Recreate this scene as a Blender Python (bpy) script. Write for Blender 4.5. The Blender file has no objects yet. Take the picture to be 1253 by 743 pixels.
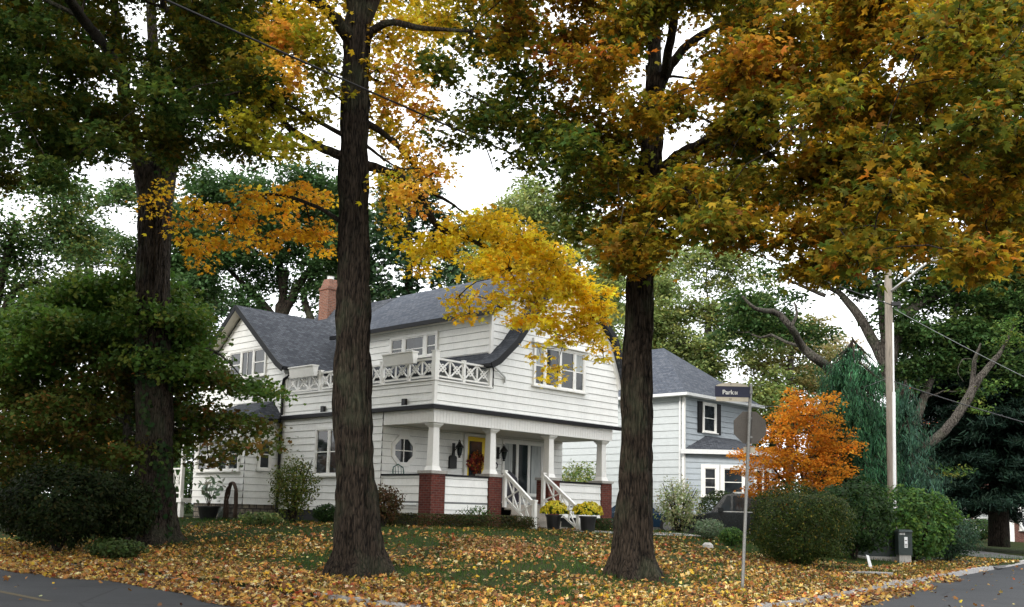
import bpy, math, random
import numpy as np
from mathutils import Vector, Matrix
R_ = math.radians
rng = np.random.default_rng(7)
random.seed(7)
sc = bpy.context.scene
col = sc.collection

# ------------------------------------------------------------------ camera and survey frame
FPX, PIT, ROL, YAW, CY = 1223.3, 0.12389, 0.025329, 0.806016, 472.6
cp, sp, cr, sr = math.cos(PIT), math.sin(PIT), math.cos(ROL), math.sin(ROL)
F = np.array([0, cp, sp]); R0 = np.array([1., 0, 0]); U0 = np.array([0, -sp, cp])
RX = R0 * cr + U0 * sr; UX = -R0 * sr + U0 * cr
H = 1.5
CAM = np.array([0, 0, H])
uu = np.array([math.cos(YAW), math.sin(YAW), 0]); vv = np.array([-math.sin(YAW), math.cos(YAW), 0])
ORG = np.array([-2.33318, 30.0, 0.0])          # porch corner of the white house; its front runs along uu, its side along vv


def W(u, v, z=0.0):
    return ORG + uu * u + vv * v + np.array([0, 0, z])


def UV(p):
    d = np.asarray(p)[..., :2] - ORG[:2]
    return d @ uu[:2], d @ vv[:2]


def ray(x, y):
    return RX * (x - 626.5) / FPX + UX * (CY - y) / FPX + F


def at(x, y, D):                                 # photo bearing (x, y) at depth D metres
    d = ray(x, y)
    return CAM + d * D / d[1]


def sm(t):
    t = np.clip(t, 0, 1)
    return t * t * (3 - 2 * t)


KA, KB0, KBS = -10.3, -13.247, 0.158            # kerb lines: u = KA and v = KB0 + KBS u


def hash3(i, j, k):
    n = (i * 374761393 + j * 668265263 + k * 2147483647) & 0xFFFFFFFF
    n = ((n ^ (n >> 13)) * 1274126177) & 0xFFFFFFFF
    return ((n ^ (n >> 16)) & 0xFFFF) / 65535.0


def vnoise(p):
    p = np.asarray(p, float)
    f = np.floor(p).astype(np.int64); t = p - f; t = t * t * (3 - 2 * t)
    r = 0
    for a in (0, 1):
        for b in (0, 1):
            for c in (0, 1):
                w = (t[..., 0] if a else 1 - t[..., 0]) * (t[..., 1] if b else 1 - t[..., 1]) * (t[..., 2] if c else 1 - t[..., 2])
                r = r + w * hash3(f[..., 0] + a, f[..., 1] + b, f[..., 2] + c)
    return r


def fbm(p, o=3):
    p = np.asarray(p, float); s = 0; a = .5
    for _ in range(o):
        s = s + a * vnoise(p); p = p * 2.03 + 11.7; a *= .5
    return s


def lawn_d(u, v):
    da = u - KA; db = (v - (KB0 + KBS * u)) / math.sqrt(1 + KBS ** 2)
    rr = 2.5
    d = np.minimum(da, db)
    cx, cy = rr - da, rr - db
    corner = (cx > 0) & (cy > 0)
    return np.where(corner, rr - np.hypot(cx, cy), d), da, db


def terrain(x, y):
    x = np.asarray(x, float); y = np.asarray(y, float)
    u, v = UV(np.stack([x, y], -1))
    d, da, db = lawn_d(u, v)
    top = .95 - .33 * sm((u - 9) / 4)
    z = .115 + (top - .115) * sm((da + .5) / 9.5) * sm((db + .5) / 12.0)
    z = z + .04 * (fbm(np.stack([x * .35, y * .35, x * 0], -1)) - .45) * sm(d / 2)
    return np.where(d >= -.002, z, -.05)


def gnd(px, py):                                 # where the bearing meets the lawn
    d = ray(px, py); t0 = 8.0
    for t in np.arange(8, 90, .05):
        p = CAM + d * t
        if p[2] < terrain(p[0], p[1]): return np.array([p[0], p[1], float(terrain(p[0], p[1]))])
    return CAM + d * 30


# ------------------------------------------------------------------ materials
def mat(name):
    m = bpy.data.materials.new(name); m.use_nodes = True
    nt = m.node_tree
    return m, nt, nt.nodes['Principled BSDF'], nt.nodes['Material Output']


def N(nt, t, **kw):
    n = nt.nodes.new(t)
    for k, v in kw.items():
        if k in n.inputs: n.inputs[k].default_value = v
        else: setattr(n, k, v)
    return n


def ramp(nt, stops):
    r = nt.nodes.new('ShaderNodeValToRGB'); e = r.color_ramp.elements
    while len(e) < len(stops): e.new(.5)
    for k, (p, c) in enumerate(stops):
        e[k].position = p; e[k].color = (*c, 1)
    return r


def paint(name, c, rough=.55, var=.12, scale=6, bump=.0, metal=0, spec=.4, zstretch=1.0, scale2=40):
    m, nt, b, o = mat(name); L = nt.links.new
    tc = N(nt, 'ShaderNodeTexCoord'); mp = N(nt, 'ShaderNodeMapping')
    mp.inputs['Scale'].default_value = (1, 1, zstretch)
    L(tc.outputs['Object'], mp.inputs['Vector'])
    n1 = N(nt, 'ShaderNodeTexNoise', Scale=scale, Detail=5.0, Roughness=.65)
    n2 = N(nt, 'ShaderNodeTexNoise', Scale=scale2, Detail=3.0)
    L(mp.outputs[0], n1.inputs['Vector']); L(mp.outputs[0], n2.inputs['Vector'])
    ad = N(nt, 'ShaderNodeMath', operation='ADD'); L(n1.outputs[0], ad.inputs[0]); L(n2.outputs[0], ad.inputs[1])
    lo = tuple(x * (1 - var * 1.6) for x in c); hi = tuple(min(1, x * (1 + var)) for x in c)
    r = ramp(nt, [(.34, lo), (.5, c), (.66, hi)])
    hf = N(nt, 'ShaderNodeMath', operation='MULTIPLY'); hf.inputs[1].default_value = .5
    L(ad.outputs[0], hf.inputs[0]); L(hf.outputs[0], r.inputs[0]); L(r.outputs[0], b.inputs['Base Color'])
    b.inputs['Roughness'].default_value = rough; b.inputs['Metallic'].default_value = metal
    b.inputs['Specular IOR Level'].default_value = spec
    if bump:
        bp = N(nt, 'ShaderNodeBump', Strength=bump, Distance=.02); L(n2.outputs[0], bp.inputs['Height']); L(bp.outputs[0], b.inputs['Normal'])
    return m


def brickmat(name, c1, c2, mortar, bw, bh, ms=.012, bump=.5, rough=.85, offset=.5, noise=.35):
    m, nt, b, o = mat(name); L = nt.links.new
    uv = N(nt, 'ShaderNodeUVMap')
    bt = N(nt, 'ShaderNodeTexBrick'); bt.offset = offset
    bt.inputs['Scale'].default_value = 1; bt.inputs['Brick Width'].default_value = bw; bt.inputs['Row Height'].default_value = bh
    bt.inputs['Mortar Size'].default_value = ms; bt.inputs['Color1'].default_value = (*c1, 1); bt.inputs['Color2'].default_value = (*c2, 1)
    bt.inputs['Mortar'].default_value = (*mortar, 1)
    L(uv.outputs[0], bt.inputs['Vector'])
    nz = N(nt, 'ShaderNodeTexNoise', Scale=9.0, Detail=6.0); L(uv.outputs[0], nz.inputs['Vector'])
    mx = N(nt, 'ShaderNodeMix', data_type='RGBA', blend_type='MULTIPLY'); mx.inputs['Factor'].default_value = 1
    r = ramp(nt, [(.3, (1 - noise,) * 3), (.7, (1 + noise * .4,) * 3)])
    L(nz.outputs[0], r.inputs[0]); L(bt.outputs['Color'], mx.inputs['A']); L(r.outputs[0], mx.inputs['B'])
    L(mx.outputs['Result'], b.inputs['Base Color'])
    bp = N(nt, 'ShaderNodeBump', Strength=bump, Distance=.01); bp.invert = True
    L(bt.outputs['Fac'], bp.inputs['Height']); L(bp.outputs[0], b.inputs['Normal'])
    b.inputs['Roughness'].default_value = rough; b.inputs['Specular IOR Level'].default_value = .25
    return m


def leafmat(name, trans=.42, rough=.5, spec=.35, boost=1.25):
    m, nt, b, o = mat(name); L = nt.links.new
    a = N(nt, 'ShaderNodeAttribute', attribute_name='leaf_color')
    L(a.outputs['Color'], b.inputs['Base Color'])
    b.inputs['Roughness'].default_value = rough; b.inputs['Specular IOR Level'].default_value = spec
    t = N(nt, 'ShaderNodeBsdfTranslucent')
    g = N(nt, 'ShaderNodeMix', data_type='RGBA', blend_type='MULTIPLY'); g.inputs['Factor'].default_value = 1
    g.inputs['B'].default_value = (boost, boost, boost * .8, 1)
    L(a.outputs['Color'], g.inputs['A']); L(g.outputs['Result'], t.inputs['Color'])
    mx = N(nt, 'ShaderNodeMixShader'); mx.inputs[0].default_value = trans
    L(b.outputs[0], mx.inputs[1]); L(t.outputs[0], mx.inputs[2]); L(mx.outputs[0], o.inputs['Surface'])
    return m


def barkmat(name, dark, light, scale=1.0, bump=.9):
    m, nt, b, o = mat(name); L = nt.links.new
    tc = N(nt, 'ShaderNodeTexCoord'); mp = N(nt, 'ShaderNodeMapping')
    mp.inputs['Scale'].default_value = (17 * scale, 17 * scale, 3.2 * scale); L(tc.outputs['Object'], mp.inputs['Vector'])
    n1 = N(nt, 'ShaderNodeTexNoise', Scale=1.0, Detail=7.0, Roughness=.7, Distortion=.4); L(mp.outputs[0], n1.inputs['Vector'])
    vo = N(nt, 'ShaderNodeTexVoronoi', Scale=1.2, feature='DISTANCE_TO_EDGE'); L(mp.outputs[0], vo.inputs['Vector'])
    n3 = N(nt, 'ShaderNodeTexNoise', Scale=1.6, Detail=4.0); L(tc.outputs['Object'], n3.inputs['Vector'])
    mu = N(nt, 'ShaderNodeMath', operation='MULTIPLY'); mu.inputs[1].default_value = .8
    L(vo.outputs['Distance'], mu.inputs[0])
    ad = N(nt, 'ShaderNodeMath', operation='ADD'); L(mu.outputs[0], ad.inputs[0]); L(n1.outputs[0], ad.inputs[1])
    mid = tuple((a + c) / 2 for a, c in zip(dark, light))
    r = ramp(nt, [(.46, tuple(x * .55 for x in dark)), (.60, mid), (.80, light)]); L(ad.outputs[0], r.inputs[0])
    gr = N(nt, 'ShaderNodeMix', data_type='RGBA', blend_type='MIX'); gr.inputs['B'].default_value = (.07, .085, .05, 1)
    r3 = ramp(nt, [(.5, (0, 0, 0)), (.75, (.5, .5, .5))]); L(n3.outputs[0], r3.inputs[0]); L(r3.outputs[0], gr.inputs['Factor'])
    L(r.outputs[0], gr.inputs['A']); L(gr.outputs['Result'], b.inputs['Base Color'])
    bp = N(nt, 'ShaderNodeBump', Strength=1.0, Distance=.09); L(ad.outputs[0], bp.inputs['Height']); L(bp.outputs[0], b.inputs['Normal'])
    b.inputs['Roughness'].default_value = .9; b.inputs['Specular IOR Level'].default_value = .15
    return m


def glassmat(name, base=(.018, .022, .025), rough=.04):
    m, nt, b, o = mat(name); L = nt.links.new
    tc = N(nt, 'ShaderNodeTexCoord'); n = N(nt, 'ShaderNodeTexNoise', Scale=1.3, Detail=2.0); L(tc.outputs['Object'], n.inputs['Vector'])
    bp = N(nt, 'ShaderNodeBump', Strength=.06, Distance=.05); L(n.outputs[0], bp.inputs['Height']); L(bp.outputs[0], b.inputs['Normal'])
    r = ramp(nt, [(.35, tuple(x * .6 for x in base)), (.65, tuple(x * 1.6 for x in base))]); L(n.outputs[0], r.inputs[0]); L(r.outputs[0], b.inputs['Base Color'])
    b.inputs['Roughness'].default_value = rough; b.inputs['Specular IOR Level'].default_value = .5
    return m


M = {}
M['white'] = paint('white_paint', (.80, .80, .765), .5, .07, 2.2, .05, zstretch=.25, spec=.25)
M['gap'] = paint('shadow_board_gap', (.15, .15, .14), .9, .2, 9)  # dark tone paints in the shadow line between the clapboards
M['trim'] = paint('white_trim_paint', (.78, .77, .73), .45, .05, 8)
M['soffit'] = paint('cream_soffit_paint', (.62, .58, .49), .6, .06, 5)
M['black'] = paint('black_trim_paint', (.006, .0065, .008), .5, .25, 8, spec=.2)
M['iron'] = paint('black_iron', (.012, .012, .013), .5, .3, 20)
M['shingle'] = brickmat('asphalt_shingle', (.035, .04, .05), (.075, .082, .095), (.018, .02, .025), .22, .13, .008, .6, .9)
M['shingle2'] = brickmat('grey_shingle', (.05, .06, .08), (.095, .105, .125), (.03, .034, .042), .24, .14, .008, .5, .9)
M['brick'] = brickmat('red_brick', (.16, .035, .022), (.10, .022, .016), (.13, .09, .075), .21, .072, .008, .6)
M['chbrick'] = brickmat('orange_brick', (.21, .08, .048), (.15, .055, .034), (.19, .16, .13), .21, .072, .009, .5)
M['farbrick'] = brickmat('brown_brick', (.15, .05, .035), (.10, .035, .027), (.16, .13, .11), .21, .072, .009, .4)
M['stone'] = brickmat('rubble_stone', (.30, .26, .20), (.16, .14, .12), (.07, .065, .06), .30, .17, .02, .8, noise=.6)
M['cap'] = paint('grey_concrete', (.36, .34, .31), .85, .2, 10, .3)
M['kerb'] = paint('kerb_concrete', (.33, .32, .31), .9, .25, 5, .5)
M['floor'] = paint('grey_floor_paint', (.18, .19, .19), .5, .15, 6)
M['wood'] = paint('weathered_wood', (.30, .27, .23), .8, .2, 8, .3)
M['yellow'] = paint('yellow_door_paint', (.72, .52, .03), .4, .05, 6)
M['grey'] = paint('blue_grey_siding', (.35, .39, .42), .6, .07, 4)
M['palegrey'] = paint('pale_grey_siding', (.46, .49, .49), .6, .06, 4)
M['glass'] = glassmat('window_glass')
M['curtain'] = paint('pale_curtain', (.36, .38, .37), .8, .25, 9, zstretch=.05)
M['tarp'] = paint('dark_tarp', (.025, .022, .03), .42, .3, 7, .6)
M['pot'] = paint('black_plastic_pot', (.012, .012, .013), .4, .2, 9)
M['steel'] = paint('galvanised_steel', (.22, .22, .21), .5, .2, 14, metal=.5)
M['signback'] = paint('dull_sign_back', (.085, .076, .066), .6, .12, 10, metal=.1)
M['navy'] = paint('navy_sign', (.006, .008, .03), .4, .1, 10)
M['beige'] = paint('beige_sign', (.42, .38, .30), .5, .06, 12)
M['letter'] = paint('white_lettering', (.60, .60, .58), .5, .03, 12)
M['darkletter'] = paint('dark_lettering', (.10, .09, .08), .5, .03, 12)
M['pole'] = paint('weathered_pole_wood', (.23, .20, .165), .85, .25, 9, .5, zstretch=.08)
M['alu'] = paint('pale_metal', (.62, .63, .62), .4, .06, 9)
M['cable'] = paint('black_cable', (.01, .01, .012), .6, .2, 9)
M['greycable'] = paint('grey_cable', (.16, .17, .17), .6, .2, 9)
M['utility'] = paint('dark_green_cabinet', (.018, .03, .027), .5, .2, 7)
M['carblack'] = paint('black_car_paint', (.005, .008, .009), .22, .1, 4, spec=.25)
M['carblue'] = paint('navy_car_paint', (.012, .03, .055), .12, .1, 4, spec=.6)
M['tyre'] = paint('tyre_rubber', (.012, .012, .012), .8, .2, 20)
M['lamp'] = paint('headlight_glass', (.7, .72, .72), .15, .03, 9)
M['hose'] = paint('dark_brown_vine', (.05, .03, .02), .8, .3, 15)
M['lampshade'] = paint('cream_shade', (.72, .66, .52), .7, .05, 9)
M['rope'] = paint('white_plastic', (.75, .76, .76), .5, .03, 9)
M['metalgreen'] = paint('green_metal', (.02, .09, .07), .4, .1, 9)
M['rock'] = paint('pale_rock', (.5, .48, .45), .9, .15, 9, .5)
M['path'] = paint('path_concrete', (.27, .26, .245), .9, .2, 2.5, .4)
M['drive'] = paint('driveway_asphalt', (.085, .085, .088), .9, .2, 3, .4)
M['leaf'] = leafmat('autumn_leaf', .50, .6, .10)
M['leaf_far'] = leafmat('green_leaf', .35, .6, .12)
M['needle'] = leafmat('conifer_needle', .15, .6, .12, 1.0)
M['litter'] = leafmat('fallen_leaf', .12, .6, .15, 1.0)
M['bladem'] = leafmat('grass_blade', .3, .55, .15)
M['petal'] = leafmat('yellow_petal', .25, .5, .3)
M['bark'] = barkmat('maple_bark', (.008, .0058, .0042), (.052, .039, .028))
M['barkdark'] = barkmat('dark_bark', (.009, .007, .006), (.06, .046, .034))
M['barkgrey'] = barkmat('grey_bark', (.03, .026, .022), (.125, .11, .094))


def groundmat():
    m, nt, b, o = mat('lawn_ground'); L = nt.links.new
    tc = N(nt, 'ShaderNodeTexCoord')
    n1 = N(nt, 'ShaderNodeTexNoise', Scale=.6, Detail=6.0, Roughness=.7); n2 = N(nt, 'ShaderNodeTexNoise', Scale=35.0, Detail=4.0)
    L(tc.outputs['Object'], n1.inputs['Vector']); L(tc.outputs['Object'], n2.inputs['Vector'])
    r1 = ramp(nt, [(.3, (.018, .032, .008)), (.55, (.028, .040, .010)), (.75, (.06, .042, .018))]); L(n1.outputs[0], r1.inputs[0])
    r2 = ramp(nt, [(.3, (.5, .5, .5)), (.7, (1.4, 1.35, 1.2))]); L(n2.outputs[0], r2.inputs[0])
    mx = N(nt, 'ShaderNodeMix', data_type='RGBA', blend_type='MULTIPLY'); mx.inputs['Factor'].default_value = 1
    L(r1.outputs[0], mx.inputs['A']); L(r2.outputs[0], mx.inputs['B']); L(mx.outputs['Result'], b.inputs['Base Color'])
    bp = N(nt, 'ShaderNodeBump', Strength=.8, Distance=.05); L(n2.outputs[0], bp.inputs['Height']); L(bp.outputs[0], b.inputs['Normal'])
    b.inputs['Roughness'].default_value = .95; b.inputs['Specular IOR Level'].default_value = .1
    return m


def asphaltmat():
    m, nt, b, o = mat('road_asphalt'); L = nt.links.new
    tc = N(nt, 'ShaderNodeTexCoord')
    n1 = N(nt, 'ShaderNodeTexNoise', Scale=.5, Detail=5.0); n2 = N(nt, 'ShaderNodeTexNoise', Scale=60.0, Detail=3.0)
    vo = N(nt, 'ShaderNodeTexVoronoi', Scale=.45, feature='DISTANCE_TO_EDGE')
    for n in (n1, n2): L(tc.outputs['Object'], n.inputs['Vector'])
    wp = N(nt, 'ShaderNodeMix', data_type='VECTOR'); wp.inputs['Factor'].default_value = .12
    L(tc.outputs['Object'], wp.inputs['A']); L(n1.outputs['Color'], wp.inputs['B']); L(wp.outputs['Result'], vo.inputs['Vector'])
    r1 = ramp(nt, [(.3, (.022, .024, .027)), (.7, (.042, .044, .048))]); L(n1.outputs[0], r1.inputs[0])
    r2 = ramp(nt, [(.3, (.6,) * 3), (.7, (1.35,) * 3)]); L(n2.outputs[0], r2.inputs[0])
    r3 = ramp(nt, [(.0, (.35,) * 3), (.012, (1,) * 3)]); L(vo.outputs['Distance'], r3.inputs[0])
    a = N(nt, 'ShaderNodeMix', data_type='RGBA', blend_type='MULTIPLY'); a.inputs['Factor'].default_value = 1
    c = N(nt, 'ShaderNodeMix', data_type='RGBA', blend_type='MULTIPLY'); c.inputs['Factor'].default_value = 1
    L(r1.outputs[0], a.inputs['A']); L(r2.outputs[0], a.inputs['B']); L(a.outputs['Result'], c.inputs['A']); L(r3.outputs[0], c.inputs['B'])
    L(c.outputs['Result'], b.inputs['Base Color'])
    bp = N(nt, 'ShaderNodeBump', Strength=.5, Distance=.01); L(n2.outputs[0], bp.inputs['Height']); L(bp.outputs[0], b.inputs['Normal'])
    b.inputs['Roughness'].default_value = .8; b.inputs['Specular IOR Level'].default_value = .3
    return m


M['ground'] = groundmat(); M['asphalt'] = asphaltmat()


# ------------------------------------------------------------------ mesh helpers
def tag(o, label=None, cat=None, group=None, kind=None):
    if label: o['label'] = label
    if cat: o['category'] = cat
    if group: o['group'] = group
    if kind: o['kind'] = kind
    return o


def thing(name, label, cat, loc=(0, 0, 0), rz=0., group=None):
    o = bpy.data.objects.new(name, None); col.objects.link(o)
    o.location = tuple(float(x) for x in loc); o.rotation_euler = (0, 0, rz); o.empty_display_size = .2
    return tag(o, label, cat, group)


class MB:
    def __init__(s, off=(0, 0, 0)):
        s.v = []; s.f = []; s.gap = []; s.off = np.array(off, float)

    def add(s, vs, fs):
        b = len(s.v); s.v += [tuple(np.asarray(p, float)) for p in vs]; s.f += [tuple(i + b for i in f) for f in fs]; return s

    def poly(s, pts): return s.add(pts, [tuple(range(len(pts)))])

    def box(s, x0, x1, y0, y1, z0, z1):
        x0, x1 = min(x0, x1), max(x0, x1); y0, y1 = min(y0, y1), max(y0, y1); z0, z1 = min(z0, z1), max(z0, z1)
        vs = [(x0, y0, z0), (x1, y0, z0), (x1, y1, z0), (x0, y1, z0), (x0, y0, z1), (x1, y0, z1), (x1, y1, z1), (x0, y1, z1)]
        return s.add(vs, [(0, 3, 2, 1), (4, 5, 6, 7), (0, 1, 5, 4), (1, 2, 6, 5), (2, 3, 7, 6), (3, 0, 4, 7)])

    def bar(s, a, b, w, h, up=(0, 0, 1)):       # rectangular bar from a to b
        a = np.array(a, float); b = np.array(b, float); d = b - a; d /= np.linalg.norm(d)
        n = np.cross(d, up); n = n / (np.linalg.norm(n) + 1e-9); t = np.cross(n, d)
        vs = [p + n * i * w / 2 + t * j * h / 2 for p in (a, b) for i, j in ((-1, -1), (1, -1), (1, 1), (-1, 1))]
        return s.add(vs, [(0, 1, 2, 3), (7, 6, 5, 4), (0, 4, 5, 1), (1, 5, 6, 2), (2, 6, 7, 3), (3, 7, 4, 0)])

    def prism(s, pts, vec):
        vec = np.array(vec, float); n = len(pts); p = [np.array(q, float) for q in pts]
        vs = p + [q + vec for q in p]
        fs = [tuple(range(n))[::-1], tuple(range(n, 2 * n))] + [(i, (i + 1) % n, n + (i + 1) % n, n + i) for i in range(n)]
        return s.add(vs, fs)

    def frustum(s, c, w0, w1, z0, z1):           # square frustum
        x, y = c
        vs = [(x + i * w / 2, y + j * w / 2, z) for w, z in ((w0, z0), (w1, z1)) for i, j in ((-1, -1), (1, -1), (1, 1), (-1, 1))]
        return s.add(vs, [(3, 2, 1, 0), (4, 5, 6, 7), (0, 1, 5, 4), (1, 2, 6, 5), (2, 3, 7, 6), (3, 0, 4, 7)])

    def lathe(s, c, prof, seg=20):               # prof: (r, z)
        x, y, z0 = c; vs = []; fs = []
        for r, z in prof:
            for k in range(seg):
                a = 2 * math.pi * k / seg; vs.append((x + r * math.cos(a), y + r * math.sin(a), z0 + z))
        for i in range(len(prof) - 1):
            for k in range(seg):
                fs.append((i * seg + k, i * seg + (k + 1) % seg, (i + 1) * seg + (k + 1) % seg, (i + 1) * seg + k))
        fs.append(tuple(range(seg))[::-1]); fs.append(tuple(range((len(prof) - 1) * seg, len(prof) * seg)))
        return s.add(vs, fs)

    def tube(s, pts, rad, seg=8, cap=True, bark=0., seed=0., flare=0.):
        pts = np.array(pts, float); n = len(pts); rad = np.broadcast_to(np.array(rad, float), (n,))
        T = np.gradient(pts, axis=0); T /= np.linalg.norm(T, axis=1)[:, None] + 1e-9
        up = np.array([0, 0, 1.]) if abs(T[0][2]) < .9 else np.array([1., 0, 0])
        nx = np.cross(T[0], up); nx /= np.linalg.norm(nx); a = np.arange(seg) * 2 * math.pi / seg
        V = np.zeros((n, seg, 3))
        for i in range(n):
            nx = nx - T[i] * (nx @ T[i]); nx /= np.linalg.norm(nx) + 1e-9; ny = np.cross(T[i], nx)
            ring = np.cos(a)[:, None] * nx + np.sin(a)[:, None] * ny; rr = np.full(seg, rad[i])
            if flare:
                hgt = pts[i][2] - pts[0][2]
                rr = rr * (1 + flare * math.exp(-max(hgt, 0) / .46) * (1 + .45 * np.cos(5 * a + seed) + .3 * np.cos(3 * a + 2 * seed)))
            if bark:
                q = np.stack([np.cos(a) * 3.2 * 2.4, np.sin(a) * 3.2 * 2.4, np.full(seg, pts[i][2] * .75)], -1) + seed
                q2 = np.stack([np.cos(a) * 10, np.sin(a) * 10, np.full(seg, pts[i][2] * 2.3)], -1) + seed * 2
                rg = 1 - np.abs(2 * vnoise(q) - 1); rg2 = 1 - np.abs(2 * vnoise(q2) - 1)
                rr = rr + bark * (.6 - rg ** 1.6 * .9 - rg2 * .75) + rad[i] * .12 * (vnoise(np.stack([np.cos(a) * 1.2, np.sin(a) * 1.2, np.full(seg, pts[i][2] * .8)], -1) + seed * 3) - .5)
            V[i] = pts[i] + ring * rr[:, None]
        fs = [(i * seg + k, i * seg + (k + 1) % seg, (i + 1) * seg + (k + 1) % seg, (i + 1) * seg + k) for i in range(n - 1) for k in range(seg)]
        if cap: fs += [tuple(range(seg))[::-1], tuple(range((n - 1) * seg, n * seg))]
        return s.add(V.reshape(-1, 3), fs)

    def build(s, name, m, parent=None, smooth=False, loc=None):
        me = bpy.data.meshes.new(name)
        V = np.array(s.v, float).reshape(-1, 3) - s.off
        me.from_pydata(V.tolist(), [], s.f)
        me.materials.append(m)
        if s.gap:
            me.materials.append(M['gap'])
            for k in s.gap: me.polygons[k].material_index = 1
        ul = me.uv_layers.new(name='UVMap'); uvs = np.zeros((len(me.loops), 2)); k = 0
        for f in s.f:
            P = V[list(f)]; n = np.zeros(3)
            for i in range(len(f)): n += np.cross(P[i] - P[0], P[(i + 1) % len(f)] - P[0])
            n /= np.linalg.norm(n) + 1e-12
            t = np.cross((0, 0, 1), n)
            if np.linalg.norm(t) < .05: a, b = np.array([1., 0, 0]), np.array([0, 1., 0])
            else: a = t / np.linalg.norm(t); b = np.cross(n, a)
            uvs[k:k + len(f), 0] = P @ a; uvs[k:k + len(f), 1] = P @ b; k += len(f)
        ul.data.foreach_set('uv', uvs.ravel())
        if smooth: me.polygons.foreach_set('use_smooth', [True] * len(me.polygons))
        me.update()
        o = bpy.data.objects.new(name, me); col.objects.link(o)
        if parent: o.parent = parent
        if loc is not None: o.location = tuple(float(x) for x in loc)
        return o


def clip(poly, z, keep_above):
    out = []
    for i in range(len(poly)):
        a, b = poly[i], poly[(i + 1) % len(poly)]
        ia = (a[1] >= z) == keep_above; ib = (b[1] >= z) == keep_above
        if ia: out.append(a)
        if ia != ib:
            t = (z - a[1]) / (b[1] - a[1]); out.append((a[0] + t * (b[0] - a[0]), z))
    return out


def siding(mb, p0, sd, nd, poly, pitch=.235, z0=1.0, lip=.03):
    p0 = np.array(p0, float); sd = np.array(sd, float); nd = np.array(nd, float)
    P = lambda s_, z_, o: p0 + sd * s_ + nd * o + np.array([0, 0, z_])
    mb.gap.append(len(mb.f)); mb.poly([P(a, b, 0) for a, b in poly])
    zs = [q[1] for q in poly]; k0 = math.floor((min(zs) - z0) / pitch); k1 = math.ceil((max(zs) - z0) / pitch)
    for k in range(k0, k1):
        a, b = z0 + k * pitch, z0 + (k + 1) * pitch
        q = clip(clip(poly, a + .010, True), b, False)
        if len(q) < 3: continue
        off = lambda z_: .005 + (lip - .005) * (b - z_) / pitch
        mb.poly([P(s_, z_, off(z_)) for s_, z_ in q])
        zl = min(t[1] for t in q); low = [t[0] for t in q if t[1] < zl + 1e-4]
        if len(low) > 1 and max(low) - min(low) > .01:
            s0, s1 = min(low), max(low); o = off(zl)
            mb.poly([P(s0, zl, o), P(s0, zl, .001), P(s1, zl, .001), P(s1, zl, o)])


# leaves ------------------------------------------------------------
def star(n):
    pts = []
    P = lambda a, r: pts.append((math.sin(R_(a)) * r, math.cos(R_(a)) * r))
    for a, r in ((-112, .66), (-88, .52), (-66, .66), (-50, .98), (-38, .68), (-24, .46), (-13, .74), (0, 1.12), (13, .74), (24, .46), (38, .68), (50, .98), (66, .66), (88, .52), (112, .66)): P(a, r)
    P(150, .40); P(180, .26); P(-150, .40)
    v = [(0, 0, .07)] + [(x * .5, y * .5, -.20 * x * x - .06 * y * y) for x, y in pts]
    m = len(pts)
    return np.array(v), [(0, 1 + i, 1 + (i + 1) % m) for i in range(m)]


SHAPES = {
    'maple': star(7),
    'lobed': (np.array([(0, -.5, 0), (.42, -.28, -.06), (.22, 0, 0), (.5, .2, -.08), (0, .56, -.02), (-.5, .2, -.08), (-.22, 0, 0), (-.42, -.28, -.06)]),
              [(0, 1, 2), (2, 3, 4), (4, 5, 6), (6, 7, 0), (0, 2, 6), (2, 4, 6)]),
    'oval': (np.array([(0, -.5, 0), (.24, -.1, .05), (.18, .22, .04), (0, .5, -.04), (-.18, .22, .04), (-.24, -.1, .05)]),
             [(0, 1, 5), (1, 2, 4), (1, 4, 5), (2, 3, 4)]),
    'needle': (np.array([(-.07, -.5, 0), (.07, -.5, 0), (.05, .5, -.03), (-.05, .5, -.03)]), [(0, 1, 2), (0, 2, 3)]),
    'blade': (np.array([(-.07, 0, 0), (.07, 0, 0), (0, .12, 1.)]), [(0, 1, 2)]),
}


def raw_mesh(name, V, T, C, m, parent=None):
    me = bpy.data.meshes.new(name)
    nv, nt_ = len(V), len(T)
    me.vertices.add(nv); me.vertices.foreach_set('co', V.astype(np.float32).ravel())
    me.loops.add(nt_ * 3); me.loops.foreach_set('vertex_index', T.astype(np.int32).ravel())
    me.polygons.add(nt_); me.polygons.foreach_set('loop_start', np.arange(0, nt_ * 3, 3, dtype=np.int32))
    try: me.polygons.foreach_set('loop_total', np.full(nt_, 3, dtype=np.int32))
    except Exception: pass
    at_ = me.color_attributes.new('leaf_color', 'FLOAT_COLOR', 'POINT')
    at_.data.foreach_set('color', np.concatenate([C, np.ones((nv, 1))], 1).astype(np.float32).ravel())
    me.materials.append(m); me.update(calc_edges=True); me.validate()
    o = bpy.data.objects.new(name, me); col.objects.link(o)
    if parent: o.parent = parent
    return o


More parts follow.
